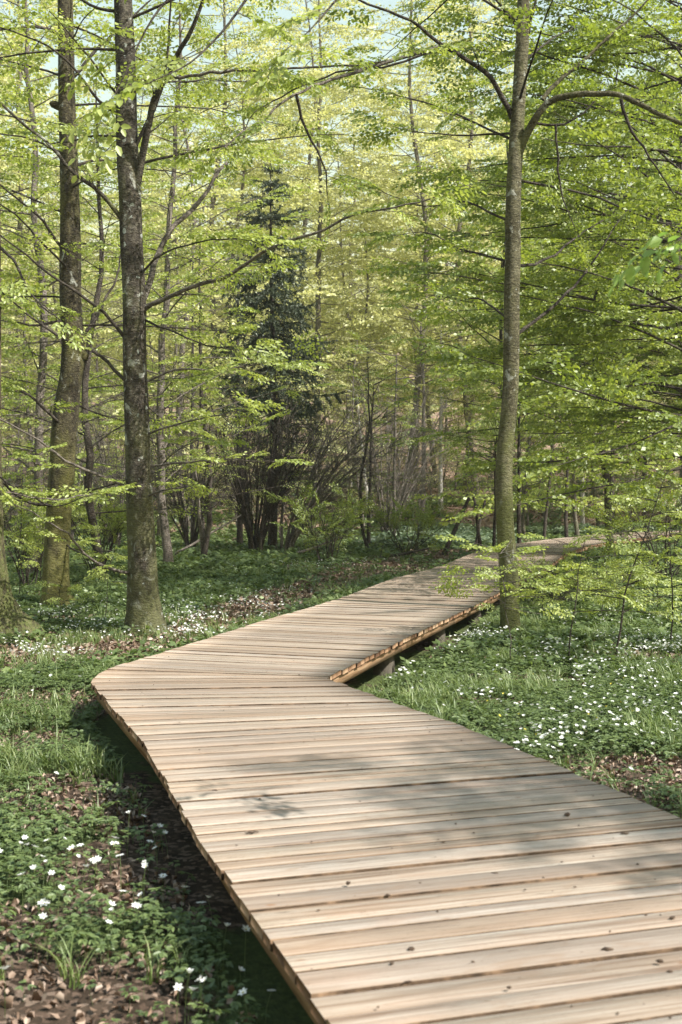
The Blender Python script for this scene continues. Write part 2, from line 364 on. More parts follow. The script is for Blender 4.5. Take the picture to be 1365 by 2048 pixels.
# ------------------------------------------------------------------ ground
def gh(x, y):
    x = np.asarray(x, float); y = np.asarray(y, float)
    yy = np.clip(y-33, 0, None)+np.clip(.12*(-x-4), 0, 6)*0
    z = np.where(yy < 75, .0016*yy**2, .0016*75**2+.24*(yy-75))
    z = np.minimum(z, 34+.02*(yy-150))
    z = z+np.clip(yy/20, 0, 1)*(fbm(x/14, y/14, 5)-.5)*2.6
    far = np.clip((y-3)/20, .3, 1)
    near = (fbm(x/1.6+7, y/1.6, 11)-.5)*.13*far+(fbm(x/.28, y/.28, 21, 3)-.5)*.05
    dk = in_deck(x, y, .15)
    near = np.where(dk, near*.5-.02, near)
    return z+near
TRACK = np.array([atz(a_, b_, 0)[:2] for a_, b_ in ((-150, 1345), (0, 1338), (120, 1318), (230, 1302), (330, 1282), (450, 1248), (570, 1198), (700, 1158), (820, 1128), (900, 1106))])
def soil(x, y):
    x = np.asarray(x, float); y = np.asarray(y, float); d = np.full(x.shape, 9.0)
    for a, b in zip(TRACK[:-1], TRACK[1:]):
        ab = b-a; t = np.clip(((x-a[0])*ab[0]+(y-a[1])*ab[1])/(ab@ab), 0, 1)
        d = np.minimum(d, np.hypot(x-a[0]-t*ab[0], y-a[1]-t*ab[1])/(.22+.032*y))
    s = np.clip(1.6-d, 0, 1)
    for cx, cy_, r in ((-2.35, 8.6, .55), (-1.25, 5.9, .42), (-2.0, 7.3, .3), (-1.0, 3.45, .42), (-1.5, 4.1, .25), (-.75, 4.6, .2), (1.75, 6.4, .42), (2.2, 6.2, .35), (1.7, 9.7, .35), (1.1, 8.6, .22), (-2.9, 12.6, .45), (-2.2, 12.6, .3), (3.2, 11, .4), (-2.9, 7.5, .3)):
        s = np.maximum(s, np.clip(1.7-np.hypot((x-cx)*.8, y-cy_)/r, 0, 1)*.9)
    return s
def green(x, y):
    n = fbm(np.asarray(x)/.9+3, np.asarray(y)/.9, 31, 4)
    g = np.clip((n-.30)/.16, 0, 1)
    g = np.clip(g+.2*((x < -.2) & (y < 9.5) & (y > 4.0)), 0, 1)
    g = g*(1-.94*soil(x, y))
    return g
def axis(lo, mid0, mid1, hi, fine, grow):
    a = list(np.arange(mid0, mid1, fine)); s = fine; v = mid1; up = []
    while v < hi: up.append(v); s *= grow; v += s
    up.append(hi); s = fine; v = mid0-fine; dn = []
    while v > lo: dn.append(v); s *= grow; v -= s
    dn.append(lo); return np.array(dn[::-1]+a+up)
gx = axis(-260, -4.5, 6.5, 260, .055, 1.045); gy = axis(-60, 2.2, 16, 420, .06, 1.018)
X, Y = np.meshgrid(gx, gy); Z = gh(X, Y)
nx, ny = len(gx), len(gy)
i = np.arange(ny-1)[:, None]; j = np.arange(nx-1)[None, :]
Q = np.stack([i*nx+j, i*nx+j+1, (i+1)*nx+j+1, (i+1)*nx+j], -1).reshape(-1, 4)
gb = MB(); gb.add(np.stack([X, Y, Z], -1).reshape(-1, 3), Q)
g = gb.build('ground', [M['ground']], smooth=True); tag(g, kind='structure')
ca = g.data.attributes.new('cover', 'FLOAT', 'POINT'); ca.data.foreach_set('value', green(X, Y).astype(np.float32).ravel())

# ------------------------------------------------------------------ boardwalk
rng = np.random.default_rng(3)
BT = .034
def board_arr(s0, s1, tn, dz, jl, jr):
    L0, R0 = LR(s0); L1, R1 = LR(s1)
    dl = U(R0-L0); gap = .0013+.0044*((tn*7.3) % 1)**2
    L0 = L0-dl*jl; L1 = L1-dl*jl; R0 = R0+dl*jr; R1 = R1+dl*jr
    nseg = 6; V = []; top = []
    ch = .0025
    for k in range(nseg+1):
        t = k/nseg; a = L0+(R0-L0)*t; b = L1+(R1-L1)*t
        n = U(b-a) if np.linalg.norm(b-a) > .012 else np.array([0, 1.0])
        ww = np.linalg.norm(b-a); g_ = min(gap, ww*.3)
        a2 = a+n*g_; b2 = b-n*g_; c2 = min(ch, ww*.2)
        z = DECKZ+dz+.0012*math.sin(3*t+tn*40)
        V += [(*a2, z-BT), (*a2, z-c2), (*(a2+n*c2), z), (*(b2-n*c2), z), (*b2, z-c2), (*b2, z-BT)]
        top.append((t, ww))
    L = np.linalg.norm(R0-L0); Qs = []; uv = []; mi = []
    vv = [-.03, 0, .004, 0, 0, 0]
    for k in range(nseg):
        w0 = top[k][1]; w1 = top[k+1][1]
        prof0 = [-.03, 0, .003, w0-.01, w0-.007, w0+.02]; prof1 = [-.03, 0, .003, w1-.01, w1-.007, w1+.02]
        for e in range(6):
            f = (e+1) % 6; a = k*6+e; b = k*6+f; c = (k+1)*6+f; d = (k+1)*6+e
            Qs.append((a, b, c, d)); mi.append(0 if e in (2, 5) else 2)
            u0 = top[k][0]*L; u1 = top[k+1][0]*L
            if e == 5: uv.append([(u0, 0), (u0, .1), (u1, .1), (u1, 0)])
            else: uv.append([(u0, prof0[e]), (u0, prof0[f]), (u1, prof1[f]), (u1, prof1[e])])
    for base, fl in ((0, 0), (nseg*6, 1)):
        q = [(base, base+1, base+4, base+5), (base+1, base+2, base+3, base+4)]
        for w_ in q:
            Qs.append(w_ if not fl else w_[::-1]); mi.append(1); uv.append([(0, 0), (0, .1), (.1, .1), (.1, 0)])
    return np.array(V), Qs, mi, uv
deck = thing('boardwalk', 'winding boardwalk of pale new wooden planks bending through the wood', 'boardwalk', (0, 0, 0))
rest = MB(); s = 0.0; k = 0; near_n = 0
while s < SS[-1]-.2:
    wd = float(rng.choice([.14, .13, .12, .105, .15, .095]))*(1+.02*rng.standard_normal())
    tn = float(rng.random()); dz = float(rng.normal(0, .0026)); jl, jr = rng.uniform(-.003, .013, 2)
    V, Qs, mi, uv = board_arr(s, s+wd, tn, dz, jl, jr)
    b_near = LR(s)[0][1]
    if b_near > 2.0 and near_n < 100:
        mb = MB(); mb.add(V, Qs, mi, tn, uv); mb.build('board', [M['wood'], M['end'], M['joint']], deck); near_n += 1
    else: rest.add(V, Qs, mi, tn, uv)
    s += wd; k += 1
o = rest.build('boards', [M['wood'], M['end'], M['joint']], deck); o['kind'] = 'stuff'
def box_between(mb, a, b, wd, z0, z1, m=0):
    a = np.asarray(a, float); b = np.asarray(b, float); n = U(np.array([-(b-a)[1], (b-a)[0]]))*wd/2
    P = [a-n, b-n, b+n, a+n]; V = [(*p, z0) for p in P]+[(*p, z1) for p in P]
    mb.add(V, [(3, 2, 1, 0), (4, 5, 6, 7), (0, 1, 5, 4), (1, 2, 6, 5), (2, 3, 7, 6), (3, 0, 4, 7)], m)
def joist(frac, inset, z0, z1):
    # runs of straight timber under the boards
    ss = list(np.arange(0, SS[-1]-2, 2.3)); 
    crit = SS[6]
    ss = sorted([q for q in ss if abs(q-crit) > .6]+[crit])
    pts = []
    for q in ss:
        L, R = LR(q); d = U(R-L); W = np.linalg.norm(R-L)
        pts.append(L+d*(inset if frac == 0 else (W-inset if frac == 1 else W*.5)))
    for a, b in zip(pts[:-1], pts[1:]):
        if np.linalg.norm(b-a) < .05: continue
        d = U(b-a); mb = MB(); box_between(mb, a-d*0.0, b-d*.006, .045, z0, z1); mb.build('joist', [M['beam']], deck)
joist(1, .055, DECKZ-BT-.082, DECKZ-BT-.004); joist(0, .055, DECKZ-BT-.082, DECKZ-BT-.004); joist(.5, 0, DECKZ-BT-.082, DECKZ-BT-.004)
for q in np.arange(.75, 40, 2.15):
    L, R = LR(q); d = U(R-L); W = np.linalg.norm(R-L)
    for fr in (.34, W-.2):
        c = L+d*fr; mb = MB(); n = np.array([-d[1], d[0]])
        hgt = float(gh(c[0], c[1]))
        # tapering footing block
        V = []
        for zz, r in ((hgt-.12, .085), (DECKZ-BT-.105, .07), (DECKZ-BT-.087, .06)):
            for sx_, sy_ in ((-1, -1), (1, -1), (1, 1), (-1, 1)): V.append((*(c+d*sx_*r+n*sy_*r*1.15), zz))
        mb.add(V, [(0, 1, 5, 4), (1, 2, 6, 5), (2, 3, 7, 6), (3, 0, 4, 7), (4, 5, 9, 8), (5, 6, 10, 9), (6, 7, 11, 10), (7, 4, 8, 11), (8, 9, 10, 11)])
        mb.build('footing', [M['footing']], deck)

# litter of bark and twigs lying on the planks
def chip_mesh(seed, L, W, H, elong=1):
    r = np.random.default_rng(seed); n = 7; P = np.stack([np.linspace(-L/2, L/2, n), r.normal(0, L*.05, n), H*.55+np.abs(r.normal(0, H*.12, n))], 1)
    R = np.array([.15, .6, 1, .9, 1, .6, .12])*W/2*r.uniform(.7, 1.2, n); V, Q = tube_arr(P, R, 6)
    V[:, 2] = np.maximum(V[:, 2], 0.0005); return V, Q
CH = [(505, 1667, .075, .012, .012, 'twig', 'dark curved twig lying on sunlit planks near the left edge', 15), (430, 1582, .032, .012, .008, 'bark_chip', 'short dark stick beside the left edge of the planks', 0),
      (1135, 1632, .035, .026, .016, 'bark_chip', 'crumpled brown bark chip on shaded planks near the right edge', 20), (697, 1770, .022, .018, .02, 'bark_chip', 'upright dark crumb on sunlit planks below the twig', 30),
      (776, 1793, .024, .013, .008, 'bark_chip', 'flat dark chip right of the upright dark crumb', 0), (823, 1901, .026, .018, .012, 'bark_chip', 'dark curled chip in the blurred middle of the near planks', 10),
      (785, 1930, .020, .014, .014, 'bark_chip', 'small brown crumb left and below the dark curled chip', 50), (815, 1966, .034, .008, .008, 'twig', 'little pale twig low on the nearest planks', 25),
      (1345, 1838, .034, .015, .014, 'bark_chip', 'dark tilted chip at the right side of the near planks', 30), (990, 1747, .030, .008, .005, 'bark_chip', 'thin dark sliver just below the shadow edge on the planks', 3),
      (1250, 1668, .045, .014, .006, 'bark_chip', 'long dark chip inside the shadow band on the planks', 2), (887, 1685, .018, .010, .006, 'bark_chip', 'small dark crumb above the shadow edge on the planks', 5),
      (520, 1599, .014, .012, .006, 'bark_chip', 'round black crumb on planks right of the short stick', 0), (1019, 1978, .018, .013, .010, 'bark_chip', 'dark crumb in the lower middle of the nearest planks', 20),
      (1320, 1925, .026, .016, .010, 'bark_chip', 'brown chip at the lower right of the nearest planks', -30), (1215, 1900, .045, .020, .004, 'bark_chip', 'flat greenish scrap on dark near planks at right', 3),
      (1340, 1945, .024, .015, .008, 'bark_chip', 'greenish crumb below the brown chip at lower right', 10)]
for k, (px, py, L_, W_, H_, nm, lb, ang) in enumerate(CH):
    V, Q = chip_mesh(50+k, L_*.85, W_*.7, H_*.6); p = atz(px, py, DECKZ+.002); mb = MB(); mb.add(V, Q)
    o = mb.build(nm, [M['debris']]); o.location = p; o.rotation_euler.z = math.radians(ang); tag(o, lb, 'twig' if nm == 'twig' else 'bark chip', 'loose bits on the planks')
mb = MB()
for k in range(520):
    q = 3+30*rng.random()**1.3; L, R = LR(q); t = rng.uniform(.02, .98); c = L+(R-L)*t
    sz = rng.uniform(.002, .0065); V, Q = chip_mesh(200+k, sz*1.9, sz, sz*.4); a = rng.uniform(0, 6.28)
    Rz = np.array([[math.cos(a), -math.sin(a), 0], [math.sin(a), math.cos(a), 0], [0, 0, 1]])
    mb.add(V@Rz.T+np.array([c[0], c[1], DECKZ+.002]), Q)
o = mb.build('debris', [M['debris']]); tag(o, 'tiny dark crumbs of bark and buds scattered over the planks', 'debris', kind='stuff')

# ------------------------------------------------------------------ leaf sprays
LEAF_F = np.array([(0, 0, 0), (.32, .27, .05), (.74, .20, .03), (1, 0, -.08), (.74, -.20, .03), (.32, -.27, .05)]); LQ_F = np.array([(0, 1, 2, 3), (0, 3, 4, 5)])
LEAF_C = np.array([(0, 0, 0), (.45, .33, 0), (1, 0, 0), (.45, -.33, 0)]); LQ_C = np.array([(0, 3, 2, 1)])
def place(tmpl, tq, O, D, Nn, S):
    """copies of a template at origins O, x axis D, normal about Nn, scale S"""
    D = U(D); Yv = U(np.cross(Nn, D)); Zv = np.cross(D, Yv)
    V = O[:, None, :]+S[:, None, None]*(tmpl[None, :, 0:1]*D[:, None, :]+tmpl[None, :, 1:2]*Yv[:, None, :]+tmpl[None, :, 2:3]*Zv[:, None, :])
    k = len(tmpl); Qq = tq[None]+np.arange(len(O))[:, None, None]*k
    return V.reshape(-1, 3), Qq.reshape(-1, 4)
def make_spray(seed, L=1.0, nside=8, leaf=.05, pitch=.035, fine=True, droop=.25, tw=.004, twigs=True, wild=.3):
    r = np.random.default_rng(seed); mb = MB(); O = []; D = []
    n = 7; t = np.linspace(0, 1, n)
    main = np.stack([t*L, r.normal(0, .03)*L*t**2*2+.02*np.sin(t*5+r.random()*6)*L, .03*np.sin(t*4)*L-droop*.3*L*t**2], 1)
    def leaves_on(P, skip=0.15):
        s_ = np.concatenate([[0], np.cumsum(np.linalg.norm(np.diff(P, axis=0), axis=1))]); tot = s_[-1]
        q = np.arange(skip*tot, tot+.001, pitch); side = 1
        for a in q:
            p = np.array([np.interp(a, s_, P[:, c]) for c in range(3)]); a2 = min(a+.02, tot); p2 = np.array([np.interp(a2, s_, P[:, c]) for c in range(3)]); 
            p1 = np.array([np.interp(max(a2-.04, 0), s_, P[:, c]) for c in range(3)]); tg = U(p2-p1)
            ang = side*r.uniform(.6, 1.2) if a < tot-pitch else r.uniform(-.2, .2)
            c_, s__ = math.cos(ang), math.sin(ang); d = np.array([tg[0]*c_-tg[1]*s__, tg[0]*s__+tg[1]*c_, tg[2]-r.uniform(.05, .75)*(.4+droop)])
            O.append(p+np.array([0, 0, r.normal(0, .004)])); D.append(d); side = -side
    if twigs:
        V, Q = tube_arr(main, np.linspace(tw, tw*.3, n), 3); mb.add(V, Q, 1, .5)
    leaves_on(main, .25)
    for k in range(nside):
        tt = .08+.86*(k+r.uniform(-.2, .2))/nside; tt = min(max(tt, .03), .95); p = np.array([np.interp(tt, t, main[:, c]) for c in range(3)])
        sd_ = 1 if k % 2 else -1; ang = sd_*r.uniform(.65, 1.05); ln = L*(.14+.42*(1-tt)*r.uniform(.7, 1.15)); m_ = 5; u = np.linspace(0, 1, m_)[:, None]
        d = np.array([math.cos(ang), math.sin(ang), r.normal(0, .10)]); bend = np.array([.25, 0, -droop*.45])
        P = p+ln*(u*d+u**2*bend*.6)
        if twigs:
            V, Q = tube_arr(P, np.linspace(tw*.55, tw*.2, m_), 3); mb.add(V, Q, 1, .5)
        leaves_on(P, .12)
    O = np.array(O); D = np.array(D); k = len(O)
    Nn = U(np.array([0, 0, 1.0])+r.normal(0, wild, (k, 3))); S = leaf*r.uniform(.7, 1.25, k)
    V, Q = place(LEAF_F if fine else LEAF_C, LQ_F if fine else LQ_C, O, D, Nn, S)
    per = 2 if fine else 1
    mb.add(V, Q, 0, np.repeat(np.clip(r.normal(.5, .2, k), 0, 1), per))
    V, Q, Mi, T, UVv = mb.arrays(); return dict(V=V, Q=Q, M=Mi, T=T, n=k)
SP_NEAR = [make_spray(100+k, 1.0, 9, .105, .056, True, wild=.6) for k in range(6)]
SP_MID = [make_spray(120+k, 1.0, 10, .092, .050, False, wild=.75, tw=.003) for k in range(6)]
SP_FAR = [make_spray(140+k, 1.0, 6, .125, .075, False, tw=.006, wild=1.1) for k in range(6)]
SP_BIG = [make_spray(190+k, 1.0, 5, .17, .10, True, wild=.6, droop=.5) for k in range(4)]
SP_SPARSE = [make_spray(160+k, 1.0, 8, .060, .085, False, tw=.005) for k in range(5)]
SP_BARE = [make_spray(180+k, 1.0, 10, .001, .5, False, tw=.006) for k in range(4)]
def bake(mb, sprays, O, D, S, r, tone_off=None, tilt=.32, up=None):
    """copies of the sprays, each lying nearly flat"""
    O = np.asarray(O, float); D = U(np.asarray(D, float)); S = np.asarray(S, float); k = len(O)
    if k == 0: return
    vid = r.integers(0, len(sprays), k)
    for v in range(len(sprays)):
        ii = np.where(vid == v)[0]
        if not len(ii): continue
        sp = sprays[v]; d = D[ii]; nn = U(np.array([0, 0, 1.0])+r.normal(0, tilt, (len(ii), 3)))
        Yv = U(np.cross(nn, d)); Zv = np.cross(d, Yv); s_ = S[ii]
        flip = np.where(r.random(len(ii)) < .5, -1.0, 1.0)
        T = sp['V']
        V = O[ii][:, None, :]+s_[:, None, None]*(T[None, :, 0:1]*d[:, None]+flip[:, None, None]*T[None, :, 1:2]*Yv[:, None]+T[None, :, 2:3]*Zv[:, None])
        Q = sp['Q'][None]+(np.arange(len(ii))*len(T))[:, None, None]
        to = r.normal(0, .10, len(ii))+(0 if tone_off is None else tone_off[ii])
        tt = np.clip(sp['T'][None]+to[:, None], 0, 1)
        mb.add(V.reshape(-1, 3), Q.reshape(-1, 4), np.tile(sp['M'], len(ii)), tt.reshape(-1))
def rotz(d, a):
    c, s_ = np.cos(a), np.sin(a); d = np.asarray(d, float)
    return np.stack([d[..., 0]*c-d[..., 1]*s_, d[..., 0]*s_+d[..., 1]*c, d[..., 2]], -1)
def limb_curve(p0, d, L, r, n=9, lift=.0, wig=.06):
    u = np.linspace(0, 1, n)[:, None]; d = U(d); P = p0+L*u*d
    P = P+L*lift*(u**2)*np.array([0, 0, 1.0]); w_ = np.cumsum(r.normal(0, wig*L/n, (n, 3)), 0)*np.array([1, 1, .7]); w_ -= w_[0]
    return P+w_
def leafy(P, crown, wood, r, sprays, r0, dens=3.2, sub=.45, size=.75, start=.2, subang=(.6, 1.1), thick=True, sides=4, wm=0):
    """side branches and sprays along a limb's polyline P"""
    s_ = np.concatenate([[0], np.cumsum(np.linalg.norm(np.diff(P, axis=0), axis=1))]); tot = s_[-1]
    O = []; D = []; S = []; sd_ = 1
    f = lambda a: np.array([np.interp(a, s_, P[:, c]) for c in range(3)])
    q = np.arange(start*tot, tot, max(.18, 1/dens*1.15))
    for a in q:
        a = a+r.uniform(-.08, .08); p = f(a); tg = U(f(min(a+.1, tot))-f(max(a-.1, 0))); fr = a/tot
        ln = max(.35, sub*tot*(1.15-fr)*r.uniform(.55, 1.15)); ln = min(ln, 2.6)
        h = U(np.array([tg[0], tg[1], tg[2]*.35])) if np.hypot(tg[0], tg[1]) > .1 else U(np.array([r.normal(), r.normal(), 0]))
        d = rotz(h, sd_*r.uniform(*subang)); d[2] += r.normal(.02, .12); sd_ = -sd_
        C = limb_curve(p, d, ln, r, 6, r.uniform(-.08, .04)); rr = max(.0035, r0*(1-fr)*.38)
        V, Q = tube_arr(C, np.linspace(rr, .0028, 6), 4 if rr > .006 else 3); wood.add(V, Q, wm)
        m_ = max(1, int(ln*dens)); side = 1
        for b in np.linspace(.25, 1, m_):
            pp = C[min(int(b*5), 5)]*(1-(b*5 % 1))+C[min(int(b*5)+1, 5)]*(b*5 % 1); td = U(C[-1]-C[0])
            O.append(pp); D.append(rotz(td, side*r.uniform(.25, .8)) if b < .99 else td); S.append(size*r.uniform(.55, 1.1)); side = -side
    O.append(P[-1]); D.append(P[-1]-P[-2]); S.append(size)
    bake(crown, sprays, O, D, S, r)

def trunk_px(pts, Y, base_ext=.3, n=20, flare=None, seed=0, topz=None, step=.18, lobes=0.0):
    """trunk polyline from photograph rows: (row, centre column, width)"""
    P = np.array([at(cx, cy_, Y) for cy_, cx, wd in pts]); R = np.array([wd*Y/FPX/2 for cy_, cx, wd in pts])
    o_ = np.argsort(P[:, 2]); P = P[o_]; R = R[o_]
    if topz is not None and P[-1, 2] < topz:
        dr = U(P[-1]-P[-3]); k = (topz-P[-1, 2])/max(dr[2], .5); P = np.vstack([P, P[-1]+dr*k]); R = np.append(R, R[-1]*.35)
    P = np.vstack([P[0]-np.array([0, 0, base_ext]), P]); R = np.concatenate([[R[0]*1.25], R])
    Pn, Rn = resample(P, R, step)
    r = np.random.default_rng(seed+900); th = np.arange(n)/n*2*PI; lob = np.ones((len(Pn), n))
    ph = r.uniform(0, 6.28, 4)
    zrel = Pn[:, 2]-P[1, 2]
    for k_, a in ((3, .03), (5, .02), (2, .03)):
        lob += a*np.sin(k_*th[None]+ph[k_ % 4]+zrel[:, None]*.8)
    fl = np.exp(-np.clip(zrel, 0, None)/.28)[:, None]
    lob += lobes*fl*(np.maximum(0, np.sin(5*th[None]+ph[0]))+.15)
    lob += r.normal(0, .012, lob.shape)
    return Pn, Rn, lob

# ------------------------------------------------------------------ near trees
def near_tree(name, label, cat, pts, Y, barkm, leafm, limbs, seed, topz=9.5, lobes=.3, knobs=(), auto=None, wl='bark_dark', sprays=None):
    r = np.random.default_rng(seed); Pn, Rn, lob = trunk_px(pts, Y, seed=seed, topz=topz, lobes=lobes)
    base = Pn[0].copy(); base[2] = float(gh(base[0], base[1]))
    t = thing(name, label, cat, base)
    mb = MB(); V, Q = tube_arr(Pn, Rn, 20, lob); mb.add(V, Q)
    for (kx, ky, rad, side, ln) in knobs:
        c = at(kx, ky, Y-.0); d = U(np.array([side, -.35, .25])); KP = np.array([c-d*rad*1.2, c+d*rad*.2, c+d*rad*ln*.7, c+d*rad*ln]); V, Q = tube_arr(KP, np.array([1.25, 1.1, .95, .15])*rad, 10)
        mb.add(V+r.normal(0, rad*.05, V.shape), Q)
    mb.build('trunk', [M[barkm]], t, True, origin=base)
    crown = MB()
    for lb in limbs:
        pp = lb['p']; n_ = len(pp); Ys = np.linspace(lb.get('y0', Y), lb.get('y1', Y), n_); P = np.array([at(a, b, yy) for (a, b), yy in zip(pp, Ys)])
        R = np.linspace(lb['w'][0]*.85, lb['w'][1]*.65, n_)*Y/FPX/2; P, R = resample(P, R, .12)
        wv = np.cumsum(r.normal(0, .010, P.shape), 0); wv -= np.linspace(0, 1, len(P))[:, None]*wv[-1]; P = P+wv
        wb = MB(); V, Q = tube_arr(P, R, 8); wb.add(V, Q)
        if lb.get('leaf', 1) > 0:
            leafy(P, crown, wb, r, sprays or SP_NEAR, R[0], dens=lb.get('dens', 2.4)*1.5, sub=lb.get('sub', .28)*1.1, size=lb.get('size', .6)*1.1, start=lb.get('start', .3)*.8)
        wb.build('limb', [M[lb.get('m', barkm)]], t, True, origin=base)
    if auto:
        wb = MB()
        for k in range(auto[0]):
            z = auto[1]+(Pn[-1, 2]-auto[1])*(k+.5)/auto[0]; p = np.array([np.interp(z, Pn[:, 2], Pn[:, c]) for c in range(3)]); az = k*2.4+r.uniform(-.4, .4); el = r.uniform(-.1, .7)
            C = limb_curve(p, np.array([math.cos(az)*math.cos(el), math.sin(az)*math.cos(el), math.sin(el)]), auto[2]*r.uniform(.6, 1.1), r, 9, -.1); V, Q = tube_arr(C, np.linspace(.017, .004, 9), 6); wb.add(V, Q)
            leafy(C, crown, wb, r, SP_MID, .02, dens=2.4, sub=.35, size=.7)
        wb.build('limb', [M['bark_dark']], t, True, origin=base)
    if crown.n:
        crown.build('crown', [M[leafm], M[wl]], t, origin=base)
    return t

T2 = [(1268, 291, 78), (1250, 290, 68), (1200, 286, 60), (1130, 286, 56), (1000, 279, 53), (900, 276, 51), (800, 272, 50), (700, 268, 48), (600, 270, 47), (500, 263, 45), (400, 262, 44), (300, 255, 43), (200, 254, 40), (100, 252, 38), (0, 247, 35)]
L = lambda p, w, **k: dict(p=p, w=w, **k)
near_tree('beech_tree', 'dark beech trunk spotted with pale lichen beside the boardwalk bend', 'tree', T2, 12.9, 'bark_a', 'leaf', [
    L([(272, 400), (290, 300), (305, 215), (335, 150), (365, 90), (400, 40), (430, -60)], (19, 8), y1=12.0, m='bark_a', sub=.16, dens=1.6, start=.35),
    L([(285, 600), (300, 560), (320, 490), (355, 440), (400, 400), (430, 350), (455, 325)], (17, 9), y1=13.6, m='bark_grey', leaf=0),
    L([(250, 445), (205, 390), (150, 350), (115, 300), (60, 250), (0, 195), (-80, 150)], (12, 5), y1=12.2, sub=.2, dens=1.3, start=.25),
    L([(120, 305), (60, 275), (0, 262), (-60, 250)], (6, 3), leaf=0),
    L([(290, 620), (340, 595), (400, 570), (470, 552), (540, 500), (610, 475), (700, 432), (780, 420), (860, 398)], (12, 4), y1=11.2, m='bark_grey', sub=.13, dens=1.7, start=.15, size=.5),
    L([(262, 690), (200, 610), (120, 565), (50, 510), (0, 470)], (9, 4), y1=12.0, m='bark_dark', sub=.25, dens=1.6, size=.55),
    L([(262, 770), (200, 705), (120, 680), (60, 630), (-20, 560)], (9, 4), y1=13.2, m='bark_dark', sub=.25, dens=1.6, size=.55),
    L([(268, 985), (200, 950), (130, 920), (80, 870), (0, 830), (-60, 820)], (8, 3), y1=12.0, m='bark_grey', sub=.18, dens=2.0, size=.5, start=.15),
    L([(268, 1148), (215, 1140), (165, 1110), (140, 1070), (90, 1040), (30, 1010)], (8, 3), y1=11.6, m='bark_grey', sub=.2, dens=1.6, size=.5, start=.3),
    L([(285, 1000), (330, 985), (365, 975)], (7, 3), y1=12.3, m='bark_grey', sub=.5, dens=3, size=.45),
    L([(290, 870), (360, 840), (430, 830), (490, 818)], (6, 2), y1=12.0, m='bark_grey', sub=.2, dens=2.0, size=.5),
    L([(282, 770), (350, 740), (420, 745), (500, 728), (560, 726)], (6, 2), y1=12.2, m='bark_grey', sub=.18, dens=2.0, size=.5),
    L([(282, 640), (350, 660), (420, 700), (480, 700)], (6, 2), y1=12.5, m='bark_dark', sub=.25, dens=2.0, size=.5),
    L([(285, 930), (370, 930), (450, 925), (540, 922)], (6, 2), y1=12.4, m='bark_grey', sub=.12, dens=2.6, size=.42),
    L([(262, 975), (200, 985), (120, 1000), (40, 985), (-10, 980)], (6, 2), y1=11.4, m='bark_grey', sub=.12, dens=2.8, size=.45, start=.1),
    L([(250, 170), (330, 160), (420, 150), (520, 140), (640, 135), (760, 128), (850, 105)], (9, 4), y1=12.0, m='bark_grey', sub=.14, dens=1.8, size=.5),
    L([(240, 20), (180, 10), (120, -20)], (9, 5), leaf=0, m='bark_dark'), L([(245, 235), (190, 210), (150, 140), (90, 90), (0, 55)], (8, 4), y1=12.0, sub=.2, dens=1.6, m='bark_dark'),
    L([(268, 300), (320, 215), (330, 100), (345, -20)], (9, 5), y1=12.5, m='bark_dark', sub=.2, dens=1.6),
    L([(270, 560), (345, 500), (430, 480), (510, 480)], (6, 2), y1=11.9, m='bark_dark', sub=.22, dens=2.2, size=.55),
], 2, lobes=.32, auto=(13, 5.2, 2.8))
T1 = [(1222, 116, 74), (1190, 114, 58), (1150, 112, 52), (1050, 117, 50), (900, 128, 50), (820, 132, 50), (760, 142, 43), (715, 150, 46), (690, 147, 44), (600, 141, 42), (500, 141, 42), (400, 140, 38), (300, 137, 36), (200, 133, 34), (100, 133, 32), (0, 131, 30)]
near_tree('beech_tree', 'mossy yellow green beech trunk with a broken stub, standing behind the lichen spotted beech', 'tree', T1, 15.8, 'bark_moss', 'leaf', [
    L([(145, 700), (190, 640), (230, 560), (250, 470)], (10, 4), y1=17, m='bark_dark', sub=.2, dens=1.5),
    L([(130, 500), (80, 430), (20, 380), (-40, 330)], (8, 3), y1=15, m='bark_dark', sub=.25, dens=1.7),
    L([(120, 1010), (60, 1010), (0, 960), (-50, 930)], (10, 4), y1=14.5, m='bark_dark', sub=.2, dens=2.0, size=.55),
    L([(140, 870), (70, 800), (0, 760), (-60, 740)], (8, 3), y1=14.5, m='bark_dark', sub=.25, dens=2.0),
    L([(140, 640), (70, 650), (0, 640)], (8, 3), y1=15, m='bark_dark', sub=.3, dens=2.0),
    L([(150, 330), (210, 320), (300, 340), (380, 350)], (7, 3), y1=17, m='bark_dark', sub=.3, dens=1.8),
    L([(135, 80), (80, 50), (0, 60), (-60, 80)], (8, 3), y1=15, m='bark_dark', sub=.3, dens=2.0),
    L([(140, 160), (200, 90), (260, 40), (320, -20)], (9, 4), y1=16.5, m='bark_dark', sub=.3, dens=2.0),
    L([(130, 800), (200, 830), (260, 845), (330, 850)], (6, 2), y1=17, m='bark_dark', sub=.35, dens=2.4),
    L([(120, 1085), (170, 1110), (230, 1100)], (5, 2), y1=15, m='bark_dark', sub=.35, dens=2.2, size=.4),
], 5, lobes=.25, knobs=((118, 212, .055, -1, 2.4), (166, 712, .07, 1, 1.1)), topz=13, auto=(24, 3.8, 3.2))
T0 = [(1272, -10, 140), (1240, -22, 110), (1200, -26, 92), (1100, -32, 80), (900, -34, 76), (640, -36, 76), (300, -40, 74), (0, -46, 70)]
near_tree('oak_tree', 'thick furrowed trunk with mossy foot cut by the left edge of the photo', 'tree', T0, 12.7, 'bark_rough', 'leaf', [
    L([(-20, 470), (30, 520), (60, 600), (120, 640)], (9, 3), y1=11.5, m='bark_dark', sub=.25, dens=1.5, size=.5),
    L([(-20, 930), (40, 985), (110, 1010), (200, 985)], (6, 2), y1=11.5, m='bark_dark', sub=.18, dens=2.4, size=.45)], 8, lobes=.5, topz=11)
